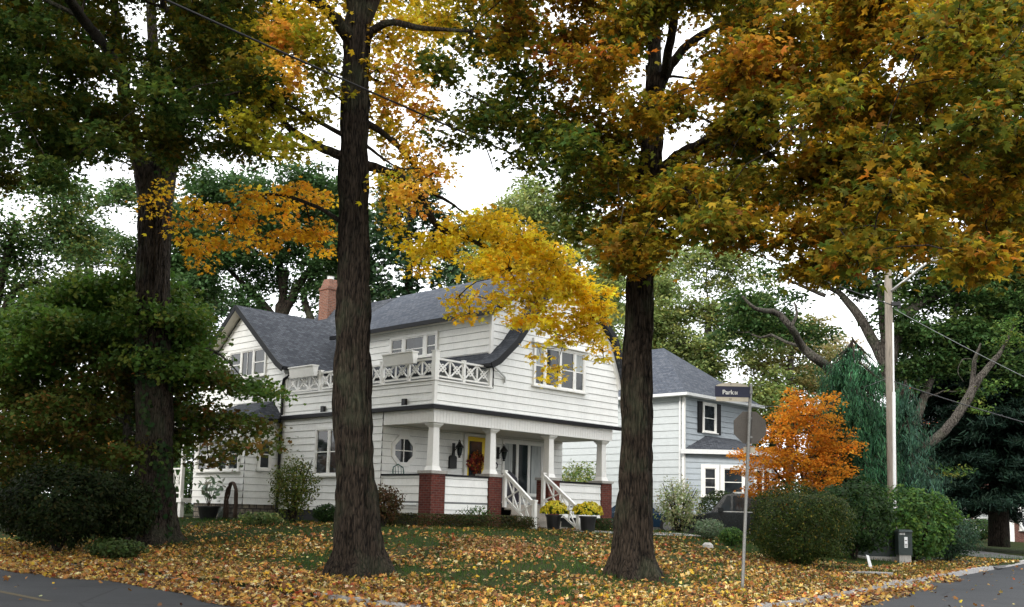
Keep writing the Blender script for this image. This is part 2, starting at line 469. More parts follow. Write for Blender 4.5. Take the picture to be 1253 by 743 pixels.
class Leaves:
    def __init__(s): s.p = []; s.n = []; s.d = []; s.s = []; s.c = []

    def put(s, p, n, d, size, c):
        s.p.append(p); s.n.append(n); s.d.append(d); s.s.append(size); s.c.append(c)

    def count(s): return sum(len(x) for x in s.p)

    def build(s, name, shape, m, parent=None, off=(0, 0, 0)):
        p = np.concatenate(s.p) - np.array(off); n = np.concatenate(s.n); d = np.concatenate(s.d); sz = np.concatenate(s.s); c = np.clip(np.concatenate(s.c), .004, .9)
        n /= np.linalg.norm(n, axis=1)[:, None] + 1e-9
        d = d - n * (d * n).sum(1)[:, None]; d /= np.linalg.norm(d, axis=1)[:, None] + 1e-9
        x = np.cross(d, n) * (.8 + .35 * rng.random((len(n), 1))); tv, tf = SHAPES[shape]; tf = np.array(tf); k = len(tv)
        V = p[:, None] + sz[:, None, None] * (tv[None, :, 0:1] * x[:, None] + tv[None, :, 1:2] * d[:, None] + tv[None, :, 2:3] * n[:, None])
        T = (tf[None] + (np.arange(len(p)) * k)[:, None, None]).reshape(-1, 3)
        return raw_mesh(name, V.reshape(-1, 3), T, np.repeat(c, k, 0), m, parent)


def palette(pal, n, jit=.16):
    cs = np.array([c for c, w in pal]); w = np.array([w for c, w in pal], float); w /= w.sum()
    i = rng.choice(len(pal), n, p=w)
    c = cs[i] * (1 + jit * rng.standard_normal((n, 1))) * (1 + .07 * rng.standard_normal((n, 3)))
    return np.clip(c, .004, .9)


def inball(n):
    v = rng.standard_normal((n, 3)); v /= np.linalg.norm(v, axis=1)[:, None]
    return v * rng.random((n, 1)) ** (1 / 2.6)


def spray_clump(L, c, r, n, pal, size, per=14, srad=.32, droop=.55, flat=.35, twigs=None, tw_frac=.35, mult=3.0):
    """a clump of leafy sprays: leaves gather in flattish fans at the tips of twigs"""
    c = np.array(c, float); r = np.array(r, float); n = int(n * mult); ns = max(1, int(n / per))
    sc_ = c + inball(ns) * r
    tone = 1 + .22 * rng.standard_normal((ns, 1))
    base = palette(pal, ns, .1)
    k = rng.integers(0, ns, n)
    g = rng.standard_normal((n, 3)) * np.array([1, 1, flat]) * srad * .6
    p = sc_[k] + g - np.array([0, 0, 1]) * (np.hypot(g[:, 0], g[:, 1]) ** 2 * .25)[:, None]
    nn = np.array([0, 0, 1.]) + droop * rng.standard_normal((n, 3))
    d = g * 1.2 + (p - c) * .15 + rng.standard_normal((n, 3)) * .25 - np.array([0, 0, .28])
    cc = .55 * base[k] + .45 * palette(pal, n, .14)
    cc = cc * np.clip(tone[k], .6, 1.5)
    L.put(p, nn, d, size * (.62 + .6 * rng.random(n)), cc)
    if twigs is not None:
        for q in sc_[rng.random(ns) < tw_frac]:
            mid = (c + q) / 2 + rng.standard_normal(3) * .06 - np.array([0, 0, .03])
            twigs.tube([c, mid, q], [.011, .008, .004], 4, cap=False)


def limb(mb, pts, rad, seg=10, sub=4, wob=.04, bark=0.):
    """a smooth limb through the given points"""
    pts = np.array(pts, float); n = len(pts); t = np.linspace(0, n - 1, (n - 1) * sub + 1); out = []
    for x in t:
        i = min(int(x), n - 2); f = x - i
        p0, p1, p2, p3 = pts[max(i - 1, 0)], pts[i], pts[i + 1], pts[min(i + 2, n - 1)]
        out.append(.5 * (2 * p1 + (p2 - p0) * f + (2 * p0 - 5 * p1 + 4 * p2 - p3) * f * f + (3 * p1 - p0 - 3 * p2 + p3) * f ** 3))
    out = np.array(out); rr = np.interp(t, np.arange(n), rad)
    out[1:-1] += rng.standard_normal((len(out) - 2, 3)) * wob * np.minimum(rr[1:-1], .12)[:, None] * 2
    mb.tube(out, rr, seg, bark=bark, seed=rng.random() * 9)
    return out, rr


def reach(mb, skel, c, r1=.012, seg=6, sag=.15):
    """a branch from the nearest part of the skeleton to a clump centre"""
    P = np.concatenate([a for a, b in skel]); Rr = np.concatenate([b for a, b in skel])
    c = np.array(c); d = np.linalg.norm(P - c, axis=1) + .8 * np.maximum(0, P[:, 2] - c[2]); i = int(np.argmin(d))
    a = P[i]; L_ = np.linalg.norm(c - a)
    r0 = min(Rr[i] * .6, .015 + .016 * L_)
    t = np.linspace(0, 1, 6)[:, None]
    bend = rng.standard_normal(3) * .1 * L_ + np.array([0, 0, sag * L_])
    pts = a + (c - a) * t + bend * (t * (1 - t)) + rng.standard_normal((6, 3)) * .018 * L_ * np.minimum(t, 1 - t) * 3
    rr = np.linspace(r0, r1, 6)
    mb.tube(pts, rr, seg, cap=False)
    skel.append((pts, rr))


YEL = [((.84, .57, .03), 4), ((.87, .68, .08), 3.4), ((.78, .42, .02), 1), ((.60, .52, .04), .7)]
PEACH = [((.80, .46, .08), 3), ((.84, .56, .06), 2.5), ((.70, .26, .06), .8)]
ORG_ = [((.72, .38, .03), 4), ((.76, .50, .04), 4), ((.62, .24, .03), 1.5)]
YGR = [((.34, .30, .025), 3), ((.19, .22, .025), 3), ((.50, .36, .03), 2)]
OLV = [((.17, .13, .014), 3), ((.11, .115, .014), 3), ((.065, .095, .016), 2), ((.24, .14, .015), 1)]
DGR = [((.045, .09, .022), 4), ((.075, .11, .022), 3), ((.13, .12, .02), 1)]
GRN = [((.06, .12, .03), 4), ((.09, .15, .03), 3), ((.16, .16, .03), 1)]
RUS = [((.36, .14, .02), 3), ((.40, .20, .022), 3), ((.34, .075, .022), 2)]
GLD = [((.38, .215, .014), 4), ((.28, .18, .014), 3), ((.40, .15, .015), 2), ((.13, .15, .016), 1.6)]
FGD = [((.04, .085, .03), 3), ((.06, .11, .035), 3), ((.09, .12, .03), 1)]
RED = [((.45, .09, .03), 3), ((.48, .17, .03), 2), ((.35, .10, .03), 1)]

# ------------------------------------------------------------------ ground, roads, kerbs
def grid_mesh(name, us, ws, m):
    Ug, Wg = np.meshgrid(us, ws, indexing='ij')
    Vg = Wg + KB0 + KBS * Ug
    X = ORG[0] + uu[0] * Ug + vv[0] * Vg; Y = ORG[1] + uu[1] * Ug + vv[1] * Vg
    Z = terrain(X, Y)
    n, k = Ug.shape
    vs = np.stack([X, Y, Z], -1).reshape(-1, 3)
    fs = [(i * k + j, (i + 1) * k + j, (i + 1) * k + j + 1, i * k + j + 1) for i in range(n - 1) for j in range(k - 1)]
    me = bpy.data.meshes.new(name); me.from_pydata(vs.tolist(), [], fs); me.materials.append(m)
    me.polygons.foreach_set('use_smooth', [True] * len(me.polygons)); me.update()
    o = bpy.data.objects.new(name, me); col.objects.link(o); return o


far = [30, 36, 44, 55, 70, 100, 150, 250, 420]
us = np.concatenate([[-420, -200, -100, -60, -40, -25, -15, KA - .12], np.arange(KA, 26, .3), [27, 28.5] + far])
ws = np.concatenate([[-420, -200, -100, -50, -20, -8, -2, -.12], np.arange(0, 24, .3), [25, 27] + far])
tag(grid_mesh('lawn', us, ws, M['ground']), kind='structure')

rd = MB()                                        # both streets meet here
hw = 8.6
def P2(u, v, z): p = W(u, v, z); return p
vB = lambda u, k=0: KB0 + KBS * u + k
rd.poly([P2(KA - .1, vB(KA) - hw - 1, .004), P2(KA - .1, 300, .004), P2(KA - hw, 300, .004), P2(KA - hw, vB(KA - hw) - hw - 1, .004)])
ua = KA - .1
rd.poly([P2(ua, vB(ua) - hw, .004), P2(300, vB(300) - hw, .004), P2(300, vB(300) - .1, .004), P2(ua, vB(ua) + 2.6, .004)])
rd.poly([P2(KA - hw, vB(KA - hw) - hw - 1.02, .004), P2(KA - hw - 200, vB(KA - hw - 200) - hw, .004), P2(KA - hw - 200, vB(KA - hw - 200), .004), P2(KA - hw, vB(KA - hw) + .5, .004)])
rd.poly([P2(KA - .1, vB(KA) - hw - 1.02, .004), P2(KA - .1, -300, .004), P2(KA - hw, -300, .004), P2(KA - hw, vB(KA - hw) - hw - 1.02, .004)])
tag(rd.build('street', M['asphalt']), kind='structure')
ln = MB(); ln.poly([P2(-13.80, -7.2, .008), P2(-13.80, 200, .008), P2(-13.92, 200, .008), P2(-13.92, -7.2, .008)])
tag(ln.build('road_marking', paint('faded_yellow_line', (.10, .075, .03), .8, .3, 6)), kind='structure')

kb = MB()
path = [(KA, v) for v in np.arange(120, vB(KA) + 3, -1.5)]
nb = np.array([-KBS, 1]) / math.hypot(KBS, 1)     # normal of kerb B into the lawn
tb = np.array([1, KBS]) / math.hypot(KBS, 1)
cc = None
c_ = np.array([KA + 2.5, 0]); c_[1] = vB(KA + 2.5) + 2.5 * math.hypot(KBS, 1)
path = [(KA, v) for v in np.arange(120, c_[1], -1.5)] + [(c_[0] - 2.5 * math.cos(a), c_[1] - 2.5 * math.sin(a)) for a in np.linspace(0, math.pi / 2 + math.atan(KBS) - .0, 9)]
e = np.array(path[-1]); path += [tuple(e + tb * t) for t in np.arange(1.3, 23.4, 1.3)]
n_drop = len(path) - 1; path += [tuple(e + tb * t) for t in np.arange(24.6, 90, 1.3)]
for i in range(len(path) - 1):                    # stones of the kerb, slightly out of line
    a = np.array(path[i]); b = np.array(path[i + 1]); d = (b - a) / np.linalg.norm(b - a); nn = np.array([d[1], -d[0]])
    g = .006; dz = .012 * rng.standard_normal(); a = a + d * g; b = b - d * g
    q = [a, b, b + nn * .17, a + nn * .17]
    vs = [W(x, y, -.04) for x, y in q] + [W(x, y, .128 + dz) for x, y in q]
    if q[0][1] > -8.3 and q[0][0] < KA + .01: dz -= .075
    if n_drop <= i < n_drop + 4: dz -= .085
    vs[4:8] = [W(x, y, .128 + dz) for x, y in q]; vs[6] = W(*(b + nn * .15), .128 + dz); vs[7] = W(*(a + nn * .15), .128 + dz)
    kb.add(vs, [(4, 5, 6, 7), (0, 1, 5, 4), (1, 2, 6, 5), (2, 3, 7, 6), (3, 0, 4, 7)])
tag(kb.build('kerb', M['kerb']), kind='structure')


def strip(name, pts, w, m, lift=.02, n=30):
    mb = MB(); pts = np.array(pts, float); t = np.linspace(0, len(pts) - 1, n); P = np.stack([np.interp(t, np.arange(len(pts)), pts[:, k]) for k in (0, 1)], 1)
    T = np.gradient(P, axis=0); T /= np.linalg.norm(T, axis=1)[:, None]; Nn = np.stack([-T[:, 1], T[:, 0]], 1)
    vs = []
    for p, q in zip(P, Nn):
        for s in np.linspace(-w / 2, w / 2, 7):
            x = W(*(p + q * s)); vs.append((x[0], x[1], max(.02, float(terrain(x[0], x[1]))) + lift + .0))
    fs = [(i * 7 + j, (i + 1) * 7 + j, (i + 1) * 7 + j + 1, i * 7 + j + 1) for i in range(n - 1) for j in range(6)]
    mb.add(vs, fs); return tag(mb.build(name, m), kind='structure')


strip('garden_path', [(3.6, -2.6), (6, -3.0), (9, -3.1), (12.4, -3.0)], 1.1, M['path'])
strip('driveway', [(14.6, 7), (14.4, 0), (14.8, -5), (16.2, -10.9)], 3.2, M['drive'], .025)
strip('driveway', [(22, -9.6), (26, -6), (30, 2)], 3.0, M['drive'], .025)

# ------------------------------------------------------------------ white house
HB = 1.0
house = thing('white_house', 'white clapboard house with dark shingle roof, balcony and front porch', 'house', W(0, 0, HB), YAW)
OFF = (0, 0, HB)
Xd, Yd = (1, 0, 0), (0, 1, 0); nX, nY = (-1, 0, 0), (0, -1, 0)


def hpart(mb, name, m, parent=house, smooth=False): return mb.build(name, m, parent, smooth)


def sid(p0, sd, nd, poly, m='white', parent=house, name='siding_wall', z0=1.0, pitch=.235, off=OFF):
    mb = MB(off); siding(mb, p0, sd, nd, poly, pitch, z0); return mb.build(name, M[m], parent)


rect = lambda a, b, z0, z1: [(a, z0), (b, z0), (b, z1), (a, z1)]
# front gable wall and parapet
mb = MB(OFF)
siding(mb, (0, 0, 0), Xd, nY, rect(0, 2.5, 4.62, 5.36))
siding(mb, (0, 0, 0), Xd, nY, [(2.5, 4.62), (9.0, 4.62), (9.0, 6.4), (8.73, 7.0), (3.3, 7.0), (2.5, 6.28)])
siding(mb, (0, 0, 0), Xd, nY, [(3.3, 7.0), (8.73, 7.0), (8.4, 7.75), (5.7, 9.95)])
hpart(mb, 'siding_wall', M['white'])
mb = MB(OFF)
siding(mb, (0, 0, 0), Yd, nX, rect(0, 8.1, 4.62, 5.36))
siding(mb, (0, 0, 0), Yd, nX, [(8.1, 4.62), (13.9, 4.62), (13.9, 6.4), (11.0, 8.75), (8.1, 6.4)])
siding(mb, (0, 0, 0), Yd, nX, rect(2.4, 13.9, 1.36, 4.5))
hpart(mb, 'siding_wall', M['white'])
sid((0, 2.4, 0), Xd, nY, rect(0, 8.7, 1.76, 4.22))                       # wall behind the porch
sid((2.8, 0, 0), Yd, nX, rect(.45, 8.1, 5.38, 7.86))                     # dormer wall over the balcony
sid((2.8, .45, 0), Xd, nY, [(2.8 - 2.8, 6.5), (.9, 7.3), (2.6, 9.6), (0, 7.86)])   # dormer cheek
sid((0, 8.1, 0), Xd, nY, rect(0, 2.8, 5.38, 6.6))                        # return beside the balcony
sid((9.0, 0, 0), Yd, Xd, rect(0, 14, 4.62, 6.4)); sid((8.7, 2.4, 0), Yd, Xd, rect(0, 11.6, 1.0, 4.5))
b = MB(OFF); b.box(.02, 9, 13.9, 14, 1.0, 6.4); b.box(2.82, 2.9, 8.1, 13.9, 5.4, 6.5); hpart(b, 'siding_wall', M['white'])
# corner boards
for q in ((-.05, .07, -.05, .07, 4.62, 5.36), (-.045, .06, 8.0, 8.1, 4.62, 6.2), (2.745, 2.86, .395, .5, 6.55, 7.86)):
    b = MB(OFF); b.box(*q); hpart(b, 'corner_board', M['trim'])
# eave band between the storeys
b = MB(OFF)
b.box(-.16, 9.12, -.16, -.02, 4.50, 4.62); b.box(-.16, -.02, -.02, 13.9, 4.50, 4.62); hpart(b, 'eave_trim', M['black'])
b = MB(OFF); b.box(-.14, 9.08, -.14, .02, 4.622, 4.65); b.box(-.14, .02, .02, 8.2, 4.622, 4.65); hpart(b, 'eave_flashing', M['alu'])
# porch beam with beaded boards
b = MB(OFF); b.box(0.02, 8.72, .02, .30, 4.10, 4.50); b.box(.02, .30, .30, 2.38, 4.10, 4.50)
for k in range(67): b.box(.0 + k * .13, .0 + k * .13 + .122, -.004, .02, 4.09, 4.498)
for k in range(18): b.box(-.004, .02, .0 + k * .13 + .03, k * .13 + .152, 4.09, 4.498)
hpart(b, 'porch_beam', M['trim'])
b = MB(OFF); b.box(.3, 8.7, .3, 2.37, 4.13, 4.2); hpart(b, 'porch_ceiling', M['soffit'])
b = MB(OFF); b.box(.05, 8.75, .05, 2.39, 1.60, 1.75); hpart(b, 'porch_floor', M['floor'])
b = MB(OFF); b.box(.3, 8.5, .35, .45, .6, 1.6); b.box(.35, .45, .45, 2.4, .6, 1.6); b.box(.08, 8.6, 2.45, 2.6, .6, 1.4); b.box(.08, .2, 2.6, 13.8, .6, 1.37); hpart(b, 'foundation', M['iron'])
b = MB(OFF); b.box(-.02, .3, 8.1, 13.9, .6, 1.345); hpart(b, 'foundation', M['stone'])
# piers and columns
for cu, k in ((.27, 0), (2.72, 1), (5.55, 2), (8.42, 3)):
    p = MB(OFF); p.box(cu - .28, cu + .28, -.01, .55, .6, 2.55); pier = hpart(p, 'brick_pier', M['brick'])
    q = MB(OFF); q.box(cu - .325, cu + .325, -.055, .595, 2.55, 2.64); hpart(q, 'pier_cap', M['cap'], pier)
    c = MB(OFF); c.frustum((cu, .27), .275, .23, 2.76, 3.98); cl = hpart(c, 'porch_column', M['trim'])
    q = MB(OFF); q.frustum((cu, .27), .38, .29, 2.642, 2.78); hpart(q, 'column_base', M['trim'], cl)
    q = MB(OFF); q.frustum((cu, .27), .26, .36, 3.96, 4.03); q.box(cu - .2, cu + .2, .07, .47, 4.03, 4.095); hpart(q, 'column_capital', M['trim'], cl)
# solid porch railing panels
for a, b_, in ((.57, 2.42), (5.85, 8.12)):
    w = sid((0, .06, 0), Xd, nY, rect(a, b_, 1.31, 2.49), name='porch_panel')
    q = MB(OFF); q.box(a, b_, .0, .16, 2.49, 2.55); hpart(q, 'rail_cap', M['black'], w)
w = sid((.06, 0, 0), Yd, nX, rect(.57, 2.4, 1.31, 2.49), name='porch_panel')
q = MB(OFF); q.box(.0, .16, .57, 2.4, 2.49, 2.55); hpart(q, 'rail_cap', M['black'], w)
q = MB(OFF); q.tube([(-.03, .6, 1.6), (-.03, 4.5, 1.62)], .035, 8); hpart(q, 'drain_pipe', M['alu'])
# stairs
b = MB(OFF)
for k in range(5):
    z = 1.75 - .185 * (k + 1); b.box(3.14, 4.93, -.29 * (k + 1) - .02, -.29 * k - .0, z - .045, z); b.box(3.16, 4.91, -.29 * k - .03, -.29 * k - .005, z, z + .14)
b.box(3.14, 3.18, -1.45, 0, .7, .86); b.box(4.89, 4.93, -1.45, 0, .7, .86)
st = hpart(b, 'porch_stair', M['wood'])
for x in (3.10, 4.95):
    y1 = -1.36 if x < 4 else -1.6; z1 = 1.80 if x < 4 else 1.70
    h = MB(OFF)
    h.box(x - .055, x + .055, -.10, .0, 1.6, 2.74); h.box(x - .07, x + .07, -.115, .0, 2.74, 2.79)
    h.box(x - .06, x + .06, y1 - .06, y1 + .06, .6, z1); h.box(x - .075, x + .075, y1 - .075, y1 + .075, z1, z1 + .05)
    a0, a1 = (x, -.10, 2.62), (x, y1 + .05, z1 - .1); l0, l1 = (x, -.10, 1.90), (x, y1 + .05, 1.0)
    h.bar(a0, a1, .07, .07); h.bar((x, -.1, 2.70), (x, y1 + .05, z1 - .02), .10, .03); h.bar(l0, l1, .05, .06)
    L = lambda t, top: np.array(a0) * (1 - t) + np.array(a1) * t if top else np.array(l0) * (1 - t) + np.array(l1) * t
    for t in (.28, .52, .76): h.bar(L(t, 1), L(t, 0), .04, .04, (0, 1, 0))
    for t0, t1 in ((0.02, .5), (.5, .98)):
        h.bar(L(t0, 1), L(t1, 0), .03, .04, (1, 0, 0)); h.bar(L(t0, 0), L(t1, 1), .034, .044, (1, 0, 0))
    hpart(h, 'handrail', M['trim'], st)
# balcony deck and railing
b = MB(OFF); b.box(.02, 2.79, .02, 8.09, 5.30, 5.38); hpart(b, 'balcony_deck', M['floor'])
b = MB(OFF)
b.box(-.07, 2.42, -.07, .09, 5.365, 5.41); b.box(-.07, .09, .09, 8.05, 5.365, 5.41)


def xpanel(b, P, Q, zl, zh):
    P = np.array(P, float); Q = np.array(Q, float); zz = lambda p, z: (p[0], p[1], z)
    b.bar(zz(P, zl), zz(Q, zl), .05, .05); b.bar(zz(P, zh), zz(Q, zh), .10, .055)
    d = (Q - P); n = max(1, int(round(np.linalg.norm(d) / .62)))
    for k in range(n):
        a = P + d * k / n; c = P + d * (k + 1) / n
        b.bar(zz(a, zl), zz(c, zh), .028, .045); b.bar(zz(a, zh), zz(c, zl), .034, .05)
        if k: b.bar(zz(a, zl), zz(a, zh), .045, .045, (1, 0, 0))
    # small diamond in the middle of each cross
        m_ = (a + c) / 2; e_ = d / n * .23; zc = (zl + zh) / 2; dz = (zh - zl) * .23
        for s1, s2 in (((-1, 0), (0, 1)), ((0, 1), (1, 0)), ((1, 0), (0, -1)), ((0, -1), (-1, 0))):
            p1 = m_ + e_ * s1[0]; p2 = m_ + e_ * s2[0]
            b.bar((p1[0], p1[1], zc + dz * s1[1]), (p2[0], p2[1], zc + dz * s2[1]), .02, .03)


posts = [(0.02, 0.02, 6.25, .17), (1.2, .02, 6.08, .09), (2.36, .02, 6.14, .12), (.02, 1.25, 6.08, .08), (.02, 2.55, 6.12, .12), (.02, 4.2, 6.1, .12), (.02, 5.9, 6.1, .12), (.02, 7.9, 6.1, .12)]
for x, y, z, w in posts: b.box(x - w / 2, x + w / 2, y - w / 2, y + w / 2, 5.41, z); b.box(x - w / 2 - .015, x + w / 2 + .015, y - w / 2 - .015, y + w / 2 + .015, z, z + .03)
fr = [posts[0], posts[1], posts[2]]; lf = [posts[0]] + posts[3:]
for a, c in list(zip(fr, fr[1:])) + list(zip(lf, lf[1:])): xpanel(b, (a[0], a[1], 0), (c[0], c[1], 0), 5.50, 6.03)
hpart(b, 'balcony_railing', M['trim'])
# roofs
def slab(b, profile, axis, a, c, t=.14):         # profile in (s, z); extruded along the other axis
    P = [(s, z) for s, z in profile]; Q = [(s, z - t) for s, z in profile[::-1]]
    pts = [((s, a, z) if axis == 'v' else (a, s, z)) for s, z in P + Q]
    b.prism(pts, (0, c - a, 0) if axis == 'v' else (c - a, 0, 0))


RB = MB(OFF)
slab(RB, [(2.12, 6.13), (2.45, 6.32), (3.3, 7.06), (5.7, 10.06)], 'v', -.30, .46, .16)
slab(RB, [(2.12, 6.13), (2.45, 6.32), (2.79, 6.62)], 'v', .461, 8.1, .15)
slab(RB, [(2.12, 6.13), (2.45, 6.32), (3.3, 7.06), (5.7, 10.055)], 'v', 8.6, 14.3, .16)
slab(RB, [(5.702, 10.06), (8.5, 7.85), (9.05, 6.52), (9.3, 6.2)], 'v', -.30, 14.3, .16)
roof = hpart(RB, 'main_roof', M['shingle'])
RB = MB(OFF); slab(RB, [(2.42, 7.93), (5.70, 10.085)], 'v', .16, 8.75, .10); hpart(RB, 'dormer_roof', M['shingle2'])
b = MB(OFF); b.bar((2.40, .14, 7.87), (2.40, 8.77, 7.87), .10, .14); b.bar((2.42, .15, 7.86), (5.6, .15, 9.94), .05, .12); b.bar((2.42, 8.76, 7.86), (5.6, 8.76, 9.94), .05, .12)
hpart(b, 'gutter', M['black'])
b = MB(OFF); b.poly([(2.46, .2, 7.835), (2.8, .2, 7.85), (2.8, 8.1, 7.85), (2.46, 8.1, 7.835)]); hpart(b, 'soffit', M['soffit'])
b = MB(OFF)                                      # black verge boards of the front gable
for pts in ([(2.1, 6.05), (2.45, 6.23), (3.3, 6.97), (5.7, 9.97)], [(5.7, 9.97), (8.5, 7.76), (9.05, 6.43), (9.3, 6.1)]):
    for p, q in zip(pts, pts[1:]): b.bar((p[0], -.315, p[1]), (q[0], -.315, q[1]), .03, .20)
b.bar((2.06, -.31, 6.06), (2.06, 8.1, 6.06), .1, .1)
hpart(b, 'verge_board', M['black'])
b = MB(OFF)
for pts in ([(3.4, 6.9), (5.7, 9.78)], [(5.7, 9.78), (8.4, 7.6), (8.93, 6.4), (9.02, 6.0)]):
    for p, q in zip(pts, pts[1:]): b.bar((p[0], -.05, p[1]), (q[0], -.05, q[1]), .06, .15)
hpart(b, 'frieze_board', M['trim'])
RB = MB(OFF)                                     # cross gable
slab(RB, [(7.62, 6.36), (8.0, 6.58), (11.0, 8.98)], 'u', -.42, 4.0, .13)
slab(RB, [(11.003, 8.98), (14.0, 6.58), (14.4, 6.36)], 'u', -.42, 4.0, .13); hpart(RB, 'cross_gable_roof', M['shingle'])
b = MB(OFF)
for pts in ([(7.6, 6.27), (8.0, 6.49), (11.0, 8.90)], [(11.0, 8.90), (14.0, 6.49), (14.42, 6.27)]):
    for p, q in zip(pts, pts[1:]): b.bar((-.435, p[0], p[1]), (-.435, q[0], q[1]), .03, .20)
b.bar((-.42, 7.56, 6.30), (2.3, 7.56, 6.30), .11, .11)
hpart(b, 'verge_board', M['black'])
b = MB(OFF)
for (a, za), (c, zc) in (((7.75, 6.30), (11.0, 8.84)), ((11.0, 8.84), (14.2, 6.30))): b.poly([(-.40, a, za), (-.40, c, zc), (0, c, zc), (0, a, za)])
hpart(b, 'soffit', M['soffit'])
# chimney
b = MB(OFF); b.box(5.35, 6.0, 13.2, 13.85, 9.3, 10.95); b.box(5.32, 6.03, 13.17, 13.88, 10.95, 11.05); b.frustum((5.675, 13.525), .60, .42, 11.05, 11.45); ch = hpart(b, 'chimney', M['chbrick'])
b = MB(OFF); b.lathe((5.675, 13.525, 11.45), [(.15, 0), (.15, .12), (.17, .15)], 14); hpart(b, 'chimney_pot', M['alu'], ch)


def window(p0, sd, nd, s0, s1, z0, z1, lites, parent=house, off=OFF, fw=.09, mull=.09, proud=.085, mun=None, sill=True, hood=False, frame='trim', pane_m='glass', curtains=None):
    p0 = np.array(p0, float); sd = np.array(sd, float); nd = np.array(nd, float)
    P = lambda s_, z_, o: p0 + sd * s_ + nd * o + np.array([0, 0, z_])
    f = MB(off)
    def bx(a, c, z, z2, o0=.0, o1=proud):
        v_ = [P(a, z, o0), P(c, z, o0), P(c, z2, o0), P(a, z2, o0), P(a, z, o1), P(c, z, o1), P(c, z2, o1), P(a, z2, o1)]
        f.add(v_, [(0, 3, 2, 1), (4, 5, 6, 7), (0, 1, 5, 4), (1, 2, 6, 5), (2, 3, 7, 6), (3, 0, 4, 7)])
    bx(s0 - fw, s0, z0, z1); bx(s1, s1 + fw, z0, z1); bx(s0 - fw, s1 + fw, z1, z1 + fw); bx(s0 - fw, s1 + fw, z0 - .04, z0)
    tot = sum(lites); x = s0; edges = []
    for i, l in enumerate(lites):
        w = (s1 - s0) * l / tot; edges.append((x, x + w)); x += w
        if i < len(lites) - 1: bx(x - mull / 2, x + mull / 2, z0 + .001, z1 - .001, .0, proud - .012)
    for i, (a, c) in enumerate(edges):
        a2 = a + (mull / 2 if i else 0); c2 = c - (mull / 2 if i < len(edges) - 1 else 0)
        for t in (mun[i] if mun else []):
            if t[0] == 'h': bx(a2, c2, z0 + (z1 - z0) * t[1] - .018, z0 + (z1 - z0) * t[1] + .018, .04, .056)
            else: q = a2 + (c2 - a2) * t[1]; bx(q - .013, q + .013, z0 + .001, z1 - .001, .04, .054)
        # sash
        bx(a2, a2 + .035, z0 + .002, z1 - .002, .03, .06); bx(c2 - .035, c2, z0 + .002, z1 - .002, .03, .06)
        bx(a2 + .035, c2 - .035, z0 + .002, z0 + .04, .03, .06); bx(a2 + .035, c2 - .035, z1 - .04, z1 - .002, .03, .06)
    w_ = f.build('window', M[frame], parent)
    g = MB(off); g.poly([P(s0 + .001, z0 + .001, .036), P(s1 - .001, z0 + .001, .036), P(s1 - .001, z1 - .001, .036), P(s0 + .001, z1 - .001, .036)]); g.build('pane', M[pane_m], w_)
    if sill:
        f = MB(off); bx(s0 - fw - .05, s1 + fw + .05, z0 - .09, z0 - .041, .0, proud + .07); f.build('sill', M[frame], w_)
    if hood:
        f = MB(off); bx(s0 - fw - .12, s1 + fw + .12, z1 + fw + .001, z1 + fw + .05, 0, proud + .10); bx(s0 - fw - .06, s1 + fw + .06, z1 + fw + .051, z1 + fw + .16, 0, proud + .03); f.build('window_hood', M[frame], w_)
    if curtains:
        for a, c, zt, zb in curtains:
            cm = MB(off); n = 14
            for k in range(n):
                q0 = a + (c - a) * k / n; q1 = a + (c - a) * (k + 1) / n; o0 = .038 + (.006 if k % 2 else 0); o1 = .038 + (0 if k % 2 else .006)
                cm.poly([P(q0, zb, o0), P(q1, zb, o1), P(q1, zt, o1), P(q0, zt, o0)])
            cm.build('curtain', M['curtain'], w_)
    return w_


hh = [('h', .5)]
window((0, 0, 0), Yd, nX, 9.35, 11.75, 6.26, 7.22, [1, 1.1, 1], mun=[hh, [('v', .5)], hh])
window((0, 0, 0), Yd, nX, 4.45, 5.85, 2.56, 4.05, [1, 1], mun=[hh, hh])
window((2.8, 0, 0), Yd, nX, 3.1, 5.5, 6.80, 7.52, [.75, 1.5, .9], mun=[[('h', .45)], [('h', .4)], [('h', .5)]], mull=.16)
window((0, 0, 0), Xd, nY, 4.42, 6.95, 5.72, 7.02, [.7, 1.1, 1.1, .7], mun=[hh, hh, hh, hh], hood=True, curtains=[(4.45, 4.95, 7.0, 6.35), (6.45, 6.93, 7.0, 6.4)])
window((0, 2.4, 0), Xd, nY, 5.5, 7.5, 2.1, 3.92, [1.1, 1.0, 1.1], curtains=[(5.52, 5.95, 3.9, 2.12), (6.95, 7.48, 3.9, 2.12)], mull=.06)
# octagonal window
b = MB(OFF); oc = np.array([.86, 2.4, 3.33])
def octp(r, y): return [(oc[0] + r * math.cos(R_(22.5 + 45 * k)), y, oc[2] + r * math.sin(R_(22.5 + 45 * k))) for k in range(8)]
o1, o2, o3, o4 = octp(.54, 2.33), octp(.40, 2.33), octp(.54, 2.40), octp(.40, 2.36)
b.add(o1 + o2 + o3 + o4, [(k, (k + 1) % 8, 8 + (k + 1) % 8, 8 + k) for k in range(8)] + [(k, 16 + k, 16 + (k + 1) % 8, (k + 1) % 8) for k in range(8)] + [(8 + k, 8 + (k + 1) % 8, 24 + (k + 1) % 8, 24 + k) for k in range(8)])
b.box(oc[0] - .015, oc[0] + .015, 2.34, 2.36, oc[2] - .38, oc[2] + .38); b.box(oc[0] - .38, oc[0] - .016, 2.342, 2.358, oc[2] - .015, oc[2] + .015); b.box(oc[0] + .016, oc[0] + .38, 2.342, 2.358, oc[2] - .015, oc[2] + .015)
ow = hpart(b, 'window', M['trim']); ow['label'] = 'octagonal window with cross glazing bars'
b = MB(OFF); b.poly(octp(.41, 2.362)); hpart(b, 'pane', M['glass'], ow)
